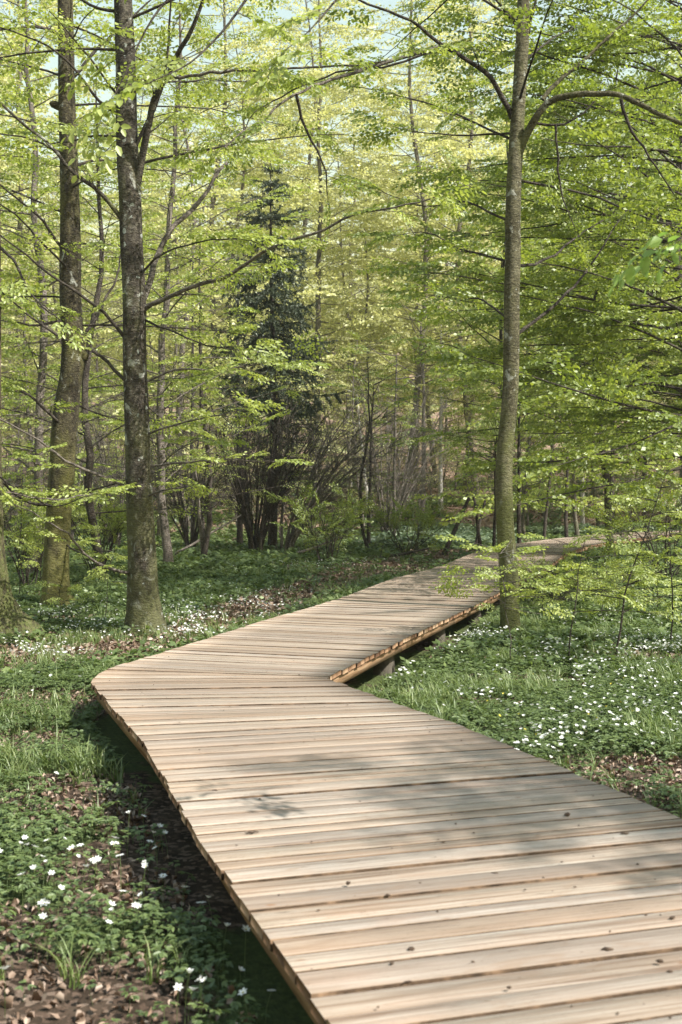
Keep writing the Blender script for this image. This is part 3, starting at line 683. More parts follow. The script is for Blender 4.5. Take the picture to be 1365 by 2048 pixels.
T3 = [(1282, 1022, 40.5), (1250, 1021, 37.7), (1200, 1020, 36.8), (1150, 1019, 36.8), (1100, 1014, 35.0), (1000, 1008, 33.1), (920, 1008, 32.2), (870, 1013, 31.3), (800, 1021, 30.4), (700, 1023, 31.3), (600, 1023, 31.3), (500, 1026, 31.3), (400, 1026, 30.4), (300, 1032, 29.4), (220, 1037, 27.6), (100, 1045, 26.7), (0, 1048, 23.9), (-200, 1052, 20.2)]
near_tree('beech_tree', 'slender smooth grey beech with a small knob, right of the boardwalk', 'tree', T3, 12.9, 'bark_smooth', 'leaf_green', [
    L([(1038, 305), (1060, 255), (1080, 212), (1110, 190), (1150, 185), (1200, 185), (1250, 195), (1300, 225), (1365, 250), (1440, 280)], (20, 11), y1=12.2, sub=.12, dens=1.5, start=.5, size=.5),
    L([(1068, 245), (1110, 250), (1145, 246), (1180, 215), (1200, 190)], (7, 4), m='bark_dark', leaf=0), L([(1112, 250), (1115, 330), (1125, 400), (1150, 455)], (6, 3), m='bark_dark', sub=.2, dens=1.4, size=.45),
    L([(1245, 200), (1265, 260), (1310, 310), (1348, 388)], (9, 4), m='bark_dark', sub=.2, dens=1.6, size=.5),
    L([(1088, 200), (1130, 150), (1190, 105), (1240, 50), (1310, -10)], (11, 5), y1=13.2, m='bark_smooth', sub=.25, dens=1.8),
    L([(1026, 235), (1005, 185), (960, 140), (915, 115), (875, 95), (840, 60), (790, 32), (730, 8), (650, -30)], (13, 5), y1=12.0, m='bark_dark', sub=.16, dens=1.8, size=.55, start=.35),
    L([(878, 95), (800, 122), (700, 150), (620, 172), (560, 200), (530, 245), (450, 295)], (9, 4), y0=12.3, y1=11.0, m='bark_grey', sub=.14, dens=2.0, size=.5, start=.1),
    L([(875, 97), (780, 132), (690, 138), (600, 180), (500, 225), (490, 262)], (6, 3), y0=12.3, y1=12.5, m='bark_dark', sub=.16, dens=1.8, size=.5),
    L([(1022, 265), (940, 268), (860, 265), (780, 250)], (6, 2), y1=13.5, m='bark_dark', sub=.3, dens=2.2, size=.55),
    L([(590, 190), (610, 260), (650, 330), (655, 390)], (7, 3), y0=11.5, y1=12, m='bark_dark', sub=.2, dens=1.4, size=.4),
    L([(1035, 530), (1080, 525), (1130, 492), (1190, 450), (1260, 420)], (8, 4), y1=14.5, m='bark_dark', sub=.3, dens=2.2), L([(1038, 668), (1100, 625), (1160, 560), (1205, 500), (1240, 440)], (9, 4), y1=13.5, m='bark_dark', sub=.25, dens=2.0),
    L([(1015, 520), (930, 500), (860, 460), (800, 470)], (6, 2), y1=14, m='bark_dark', sub=.35, dens=2.4), L([(1015, 440), (940, 400), (850, 410), (760, 380)], (6, 2), y1=14, m='bark_dark', sub=.3, dens=2.4),
    L([(1018, 640), (940, 600), (860, 590)], (6, 2), y1=14.5, m='bark_dark', sub=.35, dens=2.4),
    L([(1040, 60), (1000, 10), (960, -40)], (9, 5), m='bark_dark', sub=.3), L([(1045, 110), (1060, 40), (1080, -30)], (9, 5), m='bark_smooth', leaf=0),
], 11, lobes=.2, knobs=((1016, 803, .055, -.35, 1.15),), topz=12, auto=(16, 5.0, 3.2))

# ------------------------------------------------------------------ generated trees
def gen_tree_meshes(seed, H=14, r0=.16, z0=2.0, nl=34, Lmax=4.0, sprays=SP_MID, dens=2.6, size=.9, lean=(0, 0), barkm='bark_dark', leafm='leaf', twm='bark_dark', sub=.4, azc=None, azw=PI, elev=(-.1, .75), cr=6, name='beech', zpow=1.0):
    r = np.random.default_rng(seed); n = int(H/.7)+3
    u = np.linspace(0, 1, n); P = np.stack([lean[0]*u+H*.022*np.sin(u*r.uniform(4, 8)+r.uniform(0, 6))+np.cumsum(r.normal(0, .045, n)), lean[1]*u+np.cumsum(r.normal(0, .04, n)), u*H-.25], 1); P[:, :2] -= P[0, :2]; R = r0*(1-u)**.75+.012; R[0] *= 1.5; R[1] *= 1.08
    wood = MB(); V, Q = tube_arr(P, R, 10); wood.add(V, Q); crown = MB()
    for k in range(nl):
        f = ((k+r.uniform(0, 1))/nl)**zpow; z = z0+(H*.97-z0)*f
        p = np.array([np.interp(z, P[:, 2], P[:, c]) for c in range(3)]); rr = float(np.interp(z, P[:, 2], R))
        az = (k*2.4+r.uniform(-.5, .5)) if azc is None else azc+r.uniform(-azw, azw)
        el = r.uniform(*elev); L_ = Lmax*(1-.65*f**1.5)*r.uniform(.65, 1.1)
        C = limb_curve(p, np.array([math.cos(az)*math.cos(el), math.sin(az)*math.cos(el), math.sin(el)]), L_, r, 9, -.18 if el > .2 else .02)
        lr = min(rr*.45, .005+.0045*L_); V, Q = tube_arr(C, np.linspace(lr, .005, 9), 5); wood.add(V, Q)
        leafy(C, crown, wood, r, sprays, lr, dens=dens, sub=sub, size=size, start=.22)
    a = wood.mesh('trunk', [M[barkm]], True); b = crown.mesh('crown', [M[leafm], M[twm]])
    return a, b
def put(name, label, cat, meshes, x, y, rz=0, sc_=1.0, group=None, z=None):
    t = thing(name, label, cat, (x, y, float(gh(x, y)) if z is None else z), group); t.rotation_euler.z = rz; t.scale = (sc_,)*3
    inst('trunk', meshes[0], t)
    if meshes[1]: inst('crown', meshes[1], t)
    return t
def px2x(px, Y): return (px-682.5)*Y/FPX

# two big beeches out of frame to the right reach into the picture
mR1 = gen_tree_meshes(301, 13, .20, 2.1, 74, 5.2, SP_MID, 3.0, .85, azc=PI*.98, azw=.8, elev=(-.25, .6), leafm='leaf_green', sub=.33)
put('beech_tree', 'broad beech reaching dark limbs in from the right edge of the photo', 'tree', mR1, px2x(1500, 17.5), 17.5)
mR2 = gen_tree_meshes(302, 15, .22, 2.3, 72, 6.4, SP_MID, 2.9, .95, azc=PI*1.0, azw=.85, elev=(-.2, .6), leafm='leaf_green', sub=.3)
put('beech_tree', 'tall dense beech behind the nearer limbs at the right edge', 'tree', mR2, px2x(1560, 25), 25)
mR3 = gen_tree_meshes(303, 13, .09, 2.4, 52, 4.2, SP_MID, 2.2, .85, leafm='leaf_green', sub=.35)
put('beech_tree', 'leafy beech right of the smooth grey trunk, over the far boardwalk', 'tree', mR3, px2x(1228, 28), 28, .5)
mR4 = gen_tree_meshes(304, 12, .055, 2.8, 50, 3.8, SP_MID, 2.2, .85, leafm='leaf_green', sub=.35)
put('beech_tree', 'leafy young beech hidden behind the smooth grey trunk', 'tree', mR4, px2x(1002, 29), 29, 1.5)
# left middle distance
mL1 = gen_tree_meshes(311, 13, .085, 1.8, 56, 3.8, SP_MID, 2.0, .8, barkm='bark_grey', leafm='leaf', sub=.35)
put('beech_tree', 'dark stemmed beech standing between the lichen spotted trunk and the spruce', 'tree', mL1, px2x(338, 24), 24, .4)
mL2 = gen_tree_meshes(312, 14, .085, 1.8, 54, 3.8, SP_MID, 1.9, .8, barkm='bark_grey', leafm='leaf', sub=.35)
put('beech_tree', 'dark leaning beech far left behind the mossy trunk', 'tree', mL2, px2x(62, 22), 22, 2.4)
put('beech_tree', 'thin beech at the left border behind the furrowed trunk', 'tree', mL1, px2x(-110, 27), 27, 3.3, 1.05)
mL3 = gen_tree_meshes(313, 9, .07, 1.2, 34, 2.6, SP_SPARSE, 2.4, .8, leafm='leaf', sub=.4)
put('young_beech', 'thin sparse young beech between the two left trunks', 'tree', mL3, px2x(205, 20), 20, 1.0)
put('young_beech', 'thin sparse young beech left of the spruce', 'tree', mL3, px2x(405, 27), 27, 2.2, .9)
put('young_beech', 'thin sparse young beech right of the spruce', 'tree', mL3, px2x(738, 30), 30, .2, .6)

# overhanging branches close to the camera
def overhang(label, limbs, leafm, seed, size=.6, sprays=SP_NEAR):
    r = np.random.default_rng(seed); t = thing('overhanging_branch', label, 'branch', at(*limbs[0]['p'][0], limbs[0]['y0'])); base = np.array(t.location)
    wb = MB(); crown = MB()
    for lb in limbs:
        n_ = len(lb['p']); Ys = np.linspace(lb['y0'], lb['y1'], n_); P = np.array([at(a, b, yy) for (a, b), yy in zip(lb['p'], Ys)])
        P, R = resample(P, np.linspace(*lb['w'], n_)*lb['y0']/FPX/2, .08); V, Q = tube_arr(P, R, 7); wb.add(V, Q)
        leafy(P, crown, wb, r, sprays, R[0], dens=lb.get('dens', 3), sub=lb.get('sub', .25), size=lb.get('size', size), start=lb.get('start', .2))
    wb.build('stem', [M['bark_dark']], t, True, origin=base); crown.build('foliage', [M[leafm], M['bark_dark']], t, origin=base)
overhang('bright leafy twigs hanging over the lichen spotted trunk at the top', [
    dict(p=[(420, -60), (330, 0), (290, 60), (250, 150), (230, 190)], w=(6, 2), y0=6.6, y1=6.3, sub=.16, size=.55, dens=2.4),
    dict(p=[(520, -40), (450, 60), (380, 130), (300, 165)], w=(6, 2), y0=6.8, y1=6.2, sub=.16, size=.55, dens=2.4),
    dict(p=[(760, -80), (680, -10), (640, 40), (600, 80)], w=(6, 2), y0=6.8, y1=6.2, sub=.14, size=.55, dens=2.4)], 'leaf', 41)
overhang('blurred bright green leaves poking in at the right edge', [
    dict(p=[(1620, 430), (1540, 440), (1480, 455), (1420, 470), (1385, 480)], w=(6, 2), y0=4.0, y1=3.9, sub=.2, size=.34, dens=3.5, start=.1)], 'leaf_young', 43, sprays=SP_BIG)

# ------------------------------------------------------------------ hillside forest
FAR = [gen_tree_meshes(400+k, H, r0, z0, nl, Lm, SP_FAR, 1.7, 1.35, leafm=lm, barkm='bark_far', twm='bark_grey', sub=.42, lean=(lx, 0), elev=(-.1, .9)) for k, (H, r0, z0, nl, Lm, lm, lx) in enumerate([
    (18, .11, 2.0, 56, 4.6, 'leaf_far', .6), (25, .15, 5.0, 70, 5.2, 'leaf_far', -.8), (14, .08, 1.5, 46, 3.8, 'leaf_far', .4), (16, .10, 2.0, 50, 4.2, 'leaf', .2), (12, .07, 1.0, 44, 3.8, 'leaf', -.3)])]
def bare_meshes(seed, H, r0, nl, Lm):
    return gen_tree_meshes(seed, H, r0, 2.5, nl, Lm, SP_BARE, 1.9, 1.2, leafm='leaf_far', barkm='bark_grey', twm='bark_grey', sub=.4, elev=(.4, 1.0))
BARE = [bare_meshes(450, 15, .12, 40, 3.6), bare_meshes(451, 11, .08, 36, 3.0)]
r = np.random.default_rng(77); cnt = 0
spots = []
for Yd, n_, lo, hi in ((40, 8, -200, 1550), (47, 11, -150, 1550), (56, 13, -150, 1550), (66, 15, -150, 1600), (80, 15, -150, 1600), (96, 17, -150, 1600), (116, 18, -150, 1600), (140, 18, -150, 1600), (168, 18, -150, 1600)):
    for q in range(n_):
        px = lo+(hi-lo)*(q+r.uniform(.1, .9))/n_; y = Yd+r.uniform(-4, 4)
        if Yd < 50 and 560 < px < 1000: continue
        spots.append((px, y))
AREA = [(-1e9, 'beyond the left border of the photo'), (0, 'by the furrowed edge trunk'), (85, 'by the mossy trunk'), (200, 'by the lichen spotted trunk'), (330, 'between lichen spotted trunk and spruce'), (470, 'behind the spruce'), (640, 'just right of the spruce'), (790, 'by the white birches'),
        (930, 'left of the slender grey beech'), (1010, 'behind the slender grey beech'), (1090, 'right of the slender grey beech'), (1200, 'above the far boardwalk end'), (1365, 'beyond the right border of the photo')]
for px, y in spots:
    x = px2x(px, y); area = [t for a, t in AREA if px >= a][-1]
    row = ['foremost', 'second', 'third', 'fourth', 'fifth', 'sixth', 'seventh', 'eighth', 'last'][int(np.argmin(np.abs(np.array([40, 47, 56, 66, 80, 96, 116, 140, 168])-y)))]
    if r.random() < (.42 if px < 420 else .14) and y < 110:
        m_ = BARE[r.integers(0, 2)]; nm = 'bare_tree'; lb = 'grey leafless tree, %s row of the slope, %s' % (row, area); gp = 'leafless trees on the far slope'
    else:
        kk = int(r.choice([0, 1, 1, 1, 1, 2] if y < 75 else [0, 1, 2])) if (y > 52 or px < 900) else int(r.integers(3, 5)); m_ = FAR[kk]; nm = 'forest_tree'
        lb = '%s spring green tree, %s row, %s' % (['leafy', 'tall pale', 'small pale', 'greener', 'low greener'][kk], row, area); gp = 'spring green trees on the far slope'
    put(nm, lb, 'tree', m_, x, y, float(r.uniform(0, 6.28)), float(r.uniform(.85, 1.2)), gp)
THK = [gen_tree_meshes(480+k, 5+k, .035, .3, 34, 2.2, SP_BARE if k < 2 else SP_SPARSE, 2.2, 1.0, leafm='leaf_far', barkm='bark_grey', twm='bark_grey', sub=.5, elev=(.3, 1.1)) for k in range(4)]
for k in range(44):
    y = 33+34*((k*.618) % 1); px = -40+1440*((k+r.uniform(0, 1))/44)
    if y < 46 and px > 820: y += 14
    area = [t for a, t in AREA if px >= a][-1]
    put('understory_tree', '%s twiggy understory tree, %s, %s' % (['shortest', 'short', 'tall', 'tallest'][k % 4], 'nearest' if y < 39 else 'near' if y < 45 else 'farther' if y < 51 else 'far' if y < 58 else 'farthest', area), 'tree', THK[k % 4], px2x(px, y), y, float(r.uniform(0, 6.28)), float(r.uniform(.8, 1.2)), 'twiggy understory trees')
for px, y, lb in ((470, 50, 'tall pale beech whose top closes the gap above the spruce'), (640, 54, 'tall pale beech crown right above the spruce tip'), (800, 50, 'tall pale beech crown left of the high forked limb'), (930, 58, 'tall pale beech crown behind the high forked limb'),
                  (715, 74, 'taller pale beech in the gap between spruce and slender beech'), (560, 80, 'taller pale beech far behind the spruce'), (40, 48, 'tall pale beech crown above the mossy trunk'), (870, 86, 'taller pale beech far behind the birches')):
    put('forest_tree', lb, 'tree', FAR[1], px2x(px, y), y, float(r.uniform(0, 6.28)), 1.08, 'spring green trees on the far slope')
# trees out of frame at the right hand whose crowns dapple the planks
mS = gen_tree_meshes(470, 8.5, .14, 3.6, 46, 1.1, SP_MID, 3.2, .7, leafm='leaf', sub=.5)
mS2 = gen_tree_meshes(471, 11, .16, 4.0, 22, 2.6, SP_MID, 1.6, .7, leafm='leaf', sub=.4)
put('beech_tree', 'beech outside the right border that shades the near planks', 'tree', mS, 6.9, 1.95)
put('beech_tree', 'beech outside the right border that shades the bend', 'tree', mS2, 9.8, 8.2, 2.0, 1.0)
mR5 = gen_tree_meshes(306, 12, .12, 2.6, 50, 4.4, SP_MID, 2.6, .85, azc=PI*1.05, azw=1.6, elev=(-.2, .7), leafm='leaf', sub=.35)
put('beech_tree', 'bright young beech whose boughs fill the space over the far boardwalk end', 'tree', mR5, px2x(1420, 20.5), 20.5)

# ------------------------------------------------------------------ slender background stems
def stem_tree(name, label, px, yb, yt, wd, Y, barkm, lean=0, leafm='leaf_green', nl=8, Lm=1.6, z0=1.5, group=None, curve=0):
    r = np.random.default_rng(int(px*7+Y)); x = px2x(px, Y); zb = float(gh(x, Y)); base = np.array([x, Y, zb]); H = max(2.0, (990-yt)*Y/FPX+CAMZ-zb); r0 = wd*Y/FPX/2
    n = 14; u = np.linspace(0, 1, n); P = np.stack([lean*Y/FPX*u+curve*np.sin(u*PI)+np.cumsum(r.normal(0, .012, n)), np.cumsum(r.normal(0, .012, n)), u*H-.15], 1); R = r0*(1-.7*u); R[0] *= 1.25
    t = thing(name, label, 'tree', base, group); wb = MB(); V, Q = tube_arr(P, R, 9); wb.add(V, Q); crown = MB()
    for k in range(nl):
        z = z0+(H-z0)*(k+.5)/nl
        if z > H: continue
        p = np.array([np.interp(z, P[:, 2], P[:, c]) for c in range(3)]); az = r.uniform(0, 6.28); C = limb_curve(p, np.array([math.cos(az), math.sin(az), r.uniform(.1, .7)]), Lm*r.uniform(.5, 1.1), r, 7)
        V, Q = tube_arr(C, np.linspace(max(.006, r0*.3), .004, 7), 4); wb.add(V, Q); leafy(C, crown, wb, r, SP_MID, .01, dens=2.0, sub=.35, size=.6)
    wb.build('trunk', [M[barkm]], t, True)
    if crown.n: crown.build('crown', [M[leafm], M['bark_dark']], t)
    return t
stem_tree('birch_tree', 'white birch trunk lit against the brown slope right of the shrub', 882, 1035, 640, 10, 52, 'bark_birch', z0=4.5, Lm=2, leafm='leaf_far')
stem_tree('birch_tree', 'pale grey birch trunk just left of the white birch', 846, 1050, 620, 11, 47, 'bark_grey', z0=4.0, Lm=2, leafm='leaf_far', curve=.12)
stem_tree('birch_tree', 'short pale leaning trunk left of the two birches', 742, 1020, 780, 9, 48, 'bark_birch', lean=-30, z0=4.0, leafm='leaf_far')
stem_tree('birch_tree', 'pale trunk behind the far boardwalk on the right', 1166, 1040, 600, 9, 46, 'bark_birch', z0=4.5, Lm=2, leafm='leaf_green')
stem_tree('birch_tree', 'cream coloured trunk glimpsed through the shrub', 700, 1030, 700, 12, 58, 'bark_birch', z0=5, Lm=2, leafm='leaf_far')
stem_tree('slender_tree', 'thin dark stem right of the arching shrub', 737, 1085, 760, 9, 33, 'bark_dark', lean=8, z0=3.5)
stem_tree('slender_tree', 'thin grey stem between dark stem and pale birches', 790, 1085, 700, 8, 34, 'bark_grey', lean=4, z0=3.2)
stem_tree('slender_tree', 'dark double stem right behind the slender grey beech', 1040, 1070, 700, 10, 31, 'bark_dark', z0=3)
stem_tree('slender_tree', 'dark crooked stem right of the slender grey beech', 1085, 1075, 760, 8, 33, 'bark_dark', lean=35, z0=2.5)
stem_tree('slender_tree', 'straight dark stem standing beside the far boardwalk', 1137, 1080, 800, 9, 35, 'bark_dark', lean=-6, z0=2.6)
stem_tree('slender_tree', 'dark stem at the far end of the boardwalk near the right edge', 1226, 1062, 700, 13, 43, 'bark_dark', z0=3.5)
stem_tree('slender_tree', 'second dark stem at the far end of the boardwalk', 1290, 1062, 700, 12, 46, 'bark_dark', z0=3.5)
stem_tree('slender_tree', 'grey pole leaning slightly, left of the spruce', 410, 1105, 900, 12, 27, 'bark_grey', lean=-22, z0=9)
stem_tree('slender_tree', 'dark trunk behind the pole left of the spruce', 480, 1100, 500, 13, 33, 'bark_dark', lean=0, z0=6.5, Lm=1.4)
stem_tree('slender_tree', 'thin dark stem behind the young beeches at the left', 385, 1080, 500, 10, 36, 'bark_dark', z0=3, leafm='leaf')
stem_tree('slender_tree', 'dark stem just left of the far boardwalk', 987, 1090, 860, 8, 30, 'bark_dark', z0=2.4, Lm=1.0)
# leaning dead poles
def pole(label, a, b, Ya, Yb, wd, m='bark_dark'):
    r = np.random.default_rng(int(a[0])); A = at(*a, Ya); B = at(*b, Yb); A[2] = float(gh(A[0], A[1]))-.05; u = np.linspace(0, 1, 9)[:, None]; P = A+(B-A)*u+np.cumsum(r.normal(0, .012, (9, 3)), 0)
    mb = MB(); V, Q = tube_arr(P, np.linspace(wd, wd*.6, 9)*Ya/FPX/2, 7); mb.add(V, Q)
    for k in range(3):
        p = P[3+2*k]; d = U(r.normal(0, 1, 3)+np.array([0, 0, .6])); C = limb_curve(p, d, .5, r, 5); V, Q = tube_arr(C, np.linspace(.012, .004, 5), 4); mb.add(V, Q)
    o = mb.build('dead_branch', [M[m]], smooth=True, origin=P[0]); o.location = P[0]; tag(o, label, 'dead branch')
pole('dark dead pole leaning right, left of the slender grey beech', (885, 1085), (942, 1000), 30, 30.5, 11)
pole('dead stick leaning left beside the leaning pole', (962, 1060), (948, 995), 31, 31, 8)
pole('second dead stick propped near the leaning pole', (950, 1070), (975, 1000), 32, 32, 8)
pole('thin pale fallen pole lying level behind the lichen spotted beech', (318, 1055), (480, 1028), 27, 29, 6, 'bark_grey')
pole('fallen dark branch on the ground right of the shrub', (700, 1085), (860, 1095), 27, 27, 7)
pole('fallen branch low behind the spruce foot', (540, 1105), (690, 1078), 28, 29, 7, 'bark_grey')

# ------------------------------------------------------------------ spruce
def spruce():
    Yd = 31.0; x = px2x(545, Yd); zb = float(gh(x, Yd)); H = (990-318)*Yd/FPX+CAMZ-zb; r = np.random.default_rng(9)
    t = thing('spruce_tree', 'dark blue green spruce with drooping boughs in the middle of the wood', 'tree', (x, Yd, zb))
    n = 24; u = np.linspace(0, 1, n); P = np.stack([.04*np.sin(u*5), 0*u, u*H-.1], 1); wb = MB(); V, Q = tube_arr(P, .13*(1-u)+.012, 10); wb.add(V, Q)
    cr = MB(); z = 2.4; O = []; D = []; S = []; TN = []
    def needles(C, wdth, dens):
        L_ = np.linalg.norm(C[-1]-C[0]); m_ = max(3, int(L_*dens)); q = r.random(m_)*(len(C)-1.001); i0 = q.astype(int); fr = (q-i0)[:, None]
        p = C[i0]*(1-fr)+C[i0+1]*fr; tg = U(C[i0+1]-C[i0]); d = U(tg+r.normal(0, .75, (m_, 3))); O.append(p); D.append(d); S.append(wdth*r.uniform(.6, 1.2, m_)); TN.append(np.clip(r.normal(.45, .22, m_), 0, 1))
    while z < H-.15:
        f = (z-2.4)/(H-2.4); Lb = float(np.interp(f, [0, .2, .5, .8, .93, 1], [1.2, 1.9, 1.6, 1.0, .36, .07])); nb = 7 if f < .85 else 6; dens = 140 if z > 4.2 else 35
        for k in range(nb):
            az = k*2*PI/nb+z*7+r.uniform(-.3, .3); ln = Lb*r.uniform(.6, 1.15); m_ = 8; v = np.linspace(0, 1, m_)[:, None]
            d = np.array([math.cos(az), math.sin(az), 0]); C = np.array([0, 0, z+r.normal(0, .05)])+ln*v*d+np.array([0, 0, 1.0])*ln*((-.45*v+.33*v**2.2) if f < .8 else (.15*v))
            V, Q = tube_arr(C, np.linspace(.016, .004, m_), 4); wb.add(V, Q); needles(C, .09, dens)
            for j in range(int(ln*8)+2):
                w_ = r.uniform(.15, 1); p = C[min(int(w_*(m_-1)), m_-1)]; sdn = 1 if j % 2 else -1; sl = ln*.38*(1.1-w_)*r.uniform(.6, 1.2)+.16
                dd = U(rotz(d, sdn*r.uniform(.6, 1.1))+np.array([0, 0, -r.uniform(.2, .9)*(1 if f < .8 else .2)])); vv = np.linspace(0, 1, 4)[:, None]; C2 = p+sl*vv*dd+np.array([0, 0, -.25])*sl*vv**2
                V, Q = tube_arr(C2, np.linspace(.006, .003, 4), 3); wb.add(V, Q); needles(C2, .085, dens)
        z += r.uniform(.38, .55)
    O = np.concatenate(O); D = np.concatenate(D); S = np.concatenate(S); TN = np.concatenate(TN)
    tm = LEAF_C*np.array([1, .45, 1]); V, Q = place(tm, LQ_C, O, D, U(r.normal(0, 1, O.shape)), S); cr.add(V, Q, 0, TN)
    wb.build('trunk', [M['bark_dark']], t, True); cr.build('crown', [M['needle']], t)
spruce()

# ------------------------------------------------------------------ shrubs
def bushy(name, label, px, Y, stems, H, spread, lean=(0, 0), r0=.03, barkm='bark_dark', leafm='leaf_green', sprays=None, dens=1.2, size=.5, seed=1, leaf_from=.4, subs=8, arch=.5, z=None, x=None):
    r = np.random.default_rng(seed); x = px2x(px, Y) if x is None else x; zb = float(gh(x, Y)) if z is None else z; t = thing(name, label, 'shrub', (x, Y, zb)); wb = MB(); cr = MB()
    for k in range(stems):
        az = k*2.4+r.uniform(-.4, .4); L_ = H*r.uniform(.7, 1.15); sp = spread*r.uniform(.3, 1.1); n = 12; v = np.linspace(0, 1, n)[:, None]; d = np.array([math.cos(az)*sp+lean[0]*r.uniform(.3, 1), math.sin(az)*sp+lean[1], 0])
        C = np.array([math.cos(az), math.sin(az), 0])*.18*r.random()+d*v**1.25+np.array([0, 0, 1.0])*L_*(v*(1-.25*arch*v))+np.cumsum(r.normal(0, .018, (n, 3)), 0); C[0, 2] = -.1
        V, Q = tube_arr(C, np.linspace(r0*r.uniform(.6, 1.2), .006, n), 6); wb.add(V, Q)
        for j in range(subs):
            w_ = r.uniform(.2, .98); i0 = min(int(w_*(n-1)), n-2); p = C[i0]; tg = U(C[i0+1]-C[i0]); dd = U(tg+r.normal(0, .5, 3)); ln = L_*.33*(1.1-w_)*r.uniform(.5, 1.2)+.15
            C2 = limb_curve(p, dd, ln, r, 6, .1); V, Q = tube_arr(C2, np.linspace(r0*.3, .004, 6), 4); wb.add(V, Q)
            for m_ in range(3):
                p3 = C2[r.integers(1, 6)]; C3 = limb_curve(p3, U(dd+r.normal(0, .5, 3)), ln*.5, r, 5, .05); V, Q = tube_arr(C3, np.linspace(r0*.14+.001, .0022, 5), 3); wb.add(V, Q)
                if sprays is not None and w_ > leaf_from and r.random() < dens:
                    bake(cr, sprays, [C3[2]], [C3[-1]-C3[0]], [size*r.uniform(.6, 1.2)], r, tilt=.35)
    wb.build('stem', [M[barkm]], t, True)
    if cr.n: cr.build('foliage', [M[leafm], M[barkm]], t)
    return t
bushy('hazel_shrub', 'big leafless shrub of many arching stems at the foot of the spruce', 512, 29.5, 26, 4.6, 1.9, (.5, 0), .04, 'bark_dark', seed=21, subs=11, sprays=SP_SPARSE, leafm='leaf', dens=.06, size=.5)
bushy('hazel_shrub', 'arching bare stems sweeping right from behind the spruce', 575, 30, 13, 4.8, .9, (3.2, 0), .045, 'bark_grey', seed=22, subs=13, arch=.9, sprays=SP_SPARSE, leafm='leaf', dens=.05)
bushy('hazel_shrub', 'low bushy shrub with fresh leaves right of the spruce foot', 655, 26, 12, 1.6, .9, (0, 0), .015, seed=23, sprays=SP_MID, dens=.35, size=.45)
bushy('hazel_shrub', 'bare twiggy shrub leaning left behind the lichen spotted beech', 380, 31, 14, 4.0, 1.6, (-.6, 0), .03, 'bark_dark', seed=24, subs=10, sprays=SP_SPARSE, dens=.15)
bushy('hazel_shrub', 'low leafy shrub between the two left trunks', 195, 22, 12, 1.6, 1.0, (0, 0), .014, seed=25, sprays=SP_MID, leafm='leaf', dens=.4, size=.45)
bushy('hazel_shrub', 'low leafy shrub left of the mossy trunk', 55, 19, 10, 1.5, .8, (0, 0), .014, seed=26, sprays=SP_MID, leafm='leaf', dens=.4, size=.45)
bushy('hazel_shrub', 'small leafy shrub beside the thin grey stem', 815, 29, 10, 1.3, 1.0, (0, 0), .013, seed=27, sprays=SP_MID, dens=.35, size=.45)
bushy('hazel_shrub', 'tall airy shrub of thin grey stems at the left behind the trunks', 230, 32, 16, 5.5, 1.8, (0, 0), .03, 'bark_grey', seed=28, subs=10, sprays=SP_SPARSE, leafm='leaf', dens=.25)
bushy('hazel_shrub', 'tall bare shrub with fine upright twigs right of the spruce', 775, 37, 18, 6.0, 2.0, (.5, 0), .03, 'bark_grey', seed=29, subs=12)
bushy('bramble_bush', 'dark tangled bramble bush against the right side of the far boardwalk', 1175, 17.5, 18, .5, .9, (0, 0), .008, seed=31, sprays=SP_MID, dens=.22, size=.33)
bushy('bramble_bush', 'low leafy bush beside the boardwalk behind the slender grey beech', 1110, 16.0, 9, .45, .4, (0, 0), .007, seed=32, sprays=SP_MID, leafm='leaf', dens=.35, size=.33)
bushy('hazel_shrub', 'leafy undergrowth shrub below the dense right hand beech', 1330, 21, 14, 1.7, 1.2, (0, 0), .013, seed=33, sprays=SP_MID, dens=.4, size=.5)
# saplings with bright leaves on the right
def sapling(label, px, yb, Y, H, seed, nl=9, Lm=.7, size=.28, lean=0, r0=.008, z0=.25, leafm='leaf', barkm='bark_dark', dens=2.6, sprays=None):
    r = np.random.default_rng(seed); x = px2x(px, Y); zb = float(gh(x, Y)); t = thing('beech_sapling', label, 'sapling', (x, Y, zb)); wb = MB(); cr = MB(); n = 12; u = np.linspace(0, 1, n)
    P = np.stack([lean*u**1.5+np.cumsum(r.normal(0, .012, n)), np.cumsum(r.normal(0, .012, n)), u*H-.04], 1); V, Q = tube_arr(P, np.linspace(r0, .003, n), 6); wb.add(V, Q)
    for k in range(nl):
        f = (k+.5)/nl; z = z0+(H-z0)*f; p = np.array([np.interp(z, P[:, 2], P[:, c]) for c in range(3)]); az = k*2.6+r.uniform(-.5, .5); C = limb_curve(p, np.array([math.cos(az), math.sin(az), r.uniform(-.05, .5)]), Lm*(1.1-.6*f)*r.uniform(.6, 1.2), r, 7, -.1)
        V, Q = tube_arr(C, np.linspace(max(.003, r0*.5), .002, 7), 4); wb.add(V, Q); leafy(C, cr, wb, r, sprays or SP_NEAR, .004, dens=dens, sub=.35, size=size, start=.15)
    wb.build('stem', [M[barkm]], t, True); cr.build('foliage', [M[leafm], M[barkm]], t)
sapling('small beech sapling with a pale stem in front of the slender grey beech', 1027, 1335, 10.4, 1.15, 51, 12, .42, .34, -.12, .006, .55, barkm='bark_grey')
sapling('bright beech sapling with crooked dark stem standing in white anemones', 1140, 1320, 10.8, 1.25, 52, 8, .75, .32, .15, .009, .45)
sapling('taller beech sapling leaning right near the right edge', 1235, 1320, 11.0, 1.9, 53, 11, .75, .32, .45, .012, .4)
sapling('leafy sapling at the right edge beside the anemone patch', 1345, 1300, 11.6, 1.5, 54, 10, .7, .34, -.1, .010, .4)
sapling('low spreading sapling behind the slender grey beech foot', 1090, 1240, 14.0, .72, 55, 9, .8, .36, 0, .008, .25)
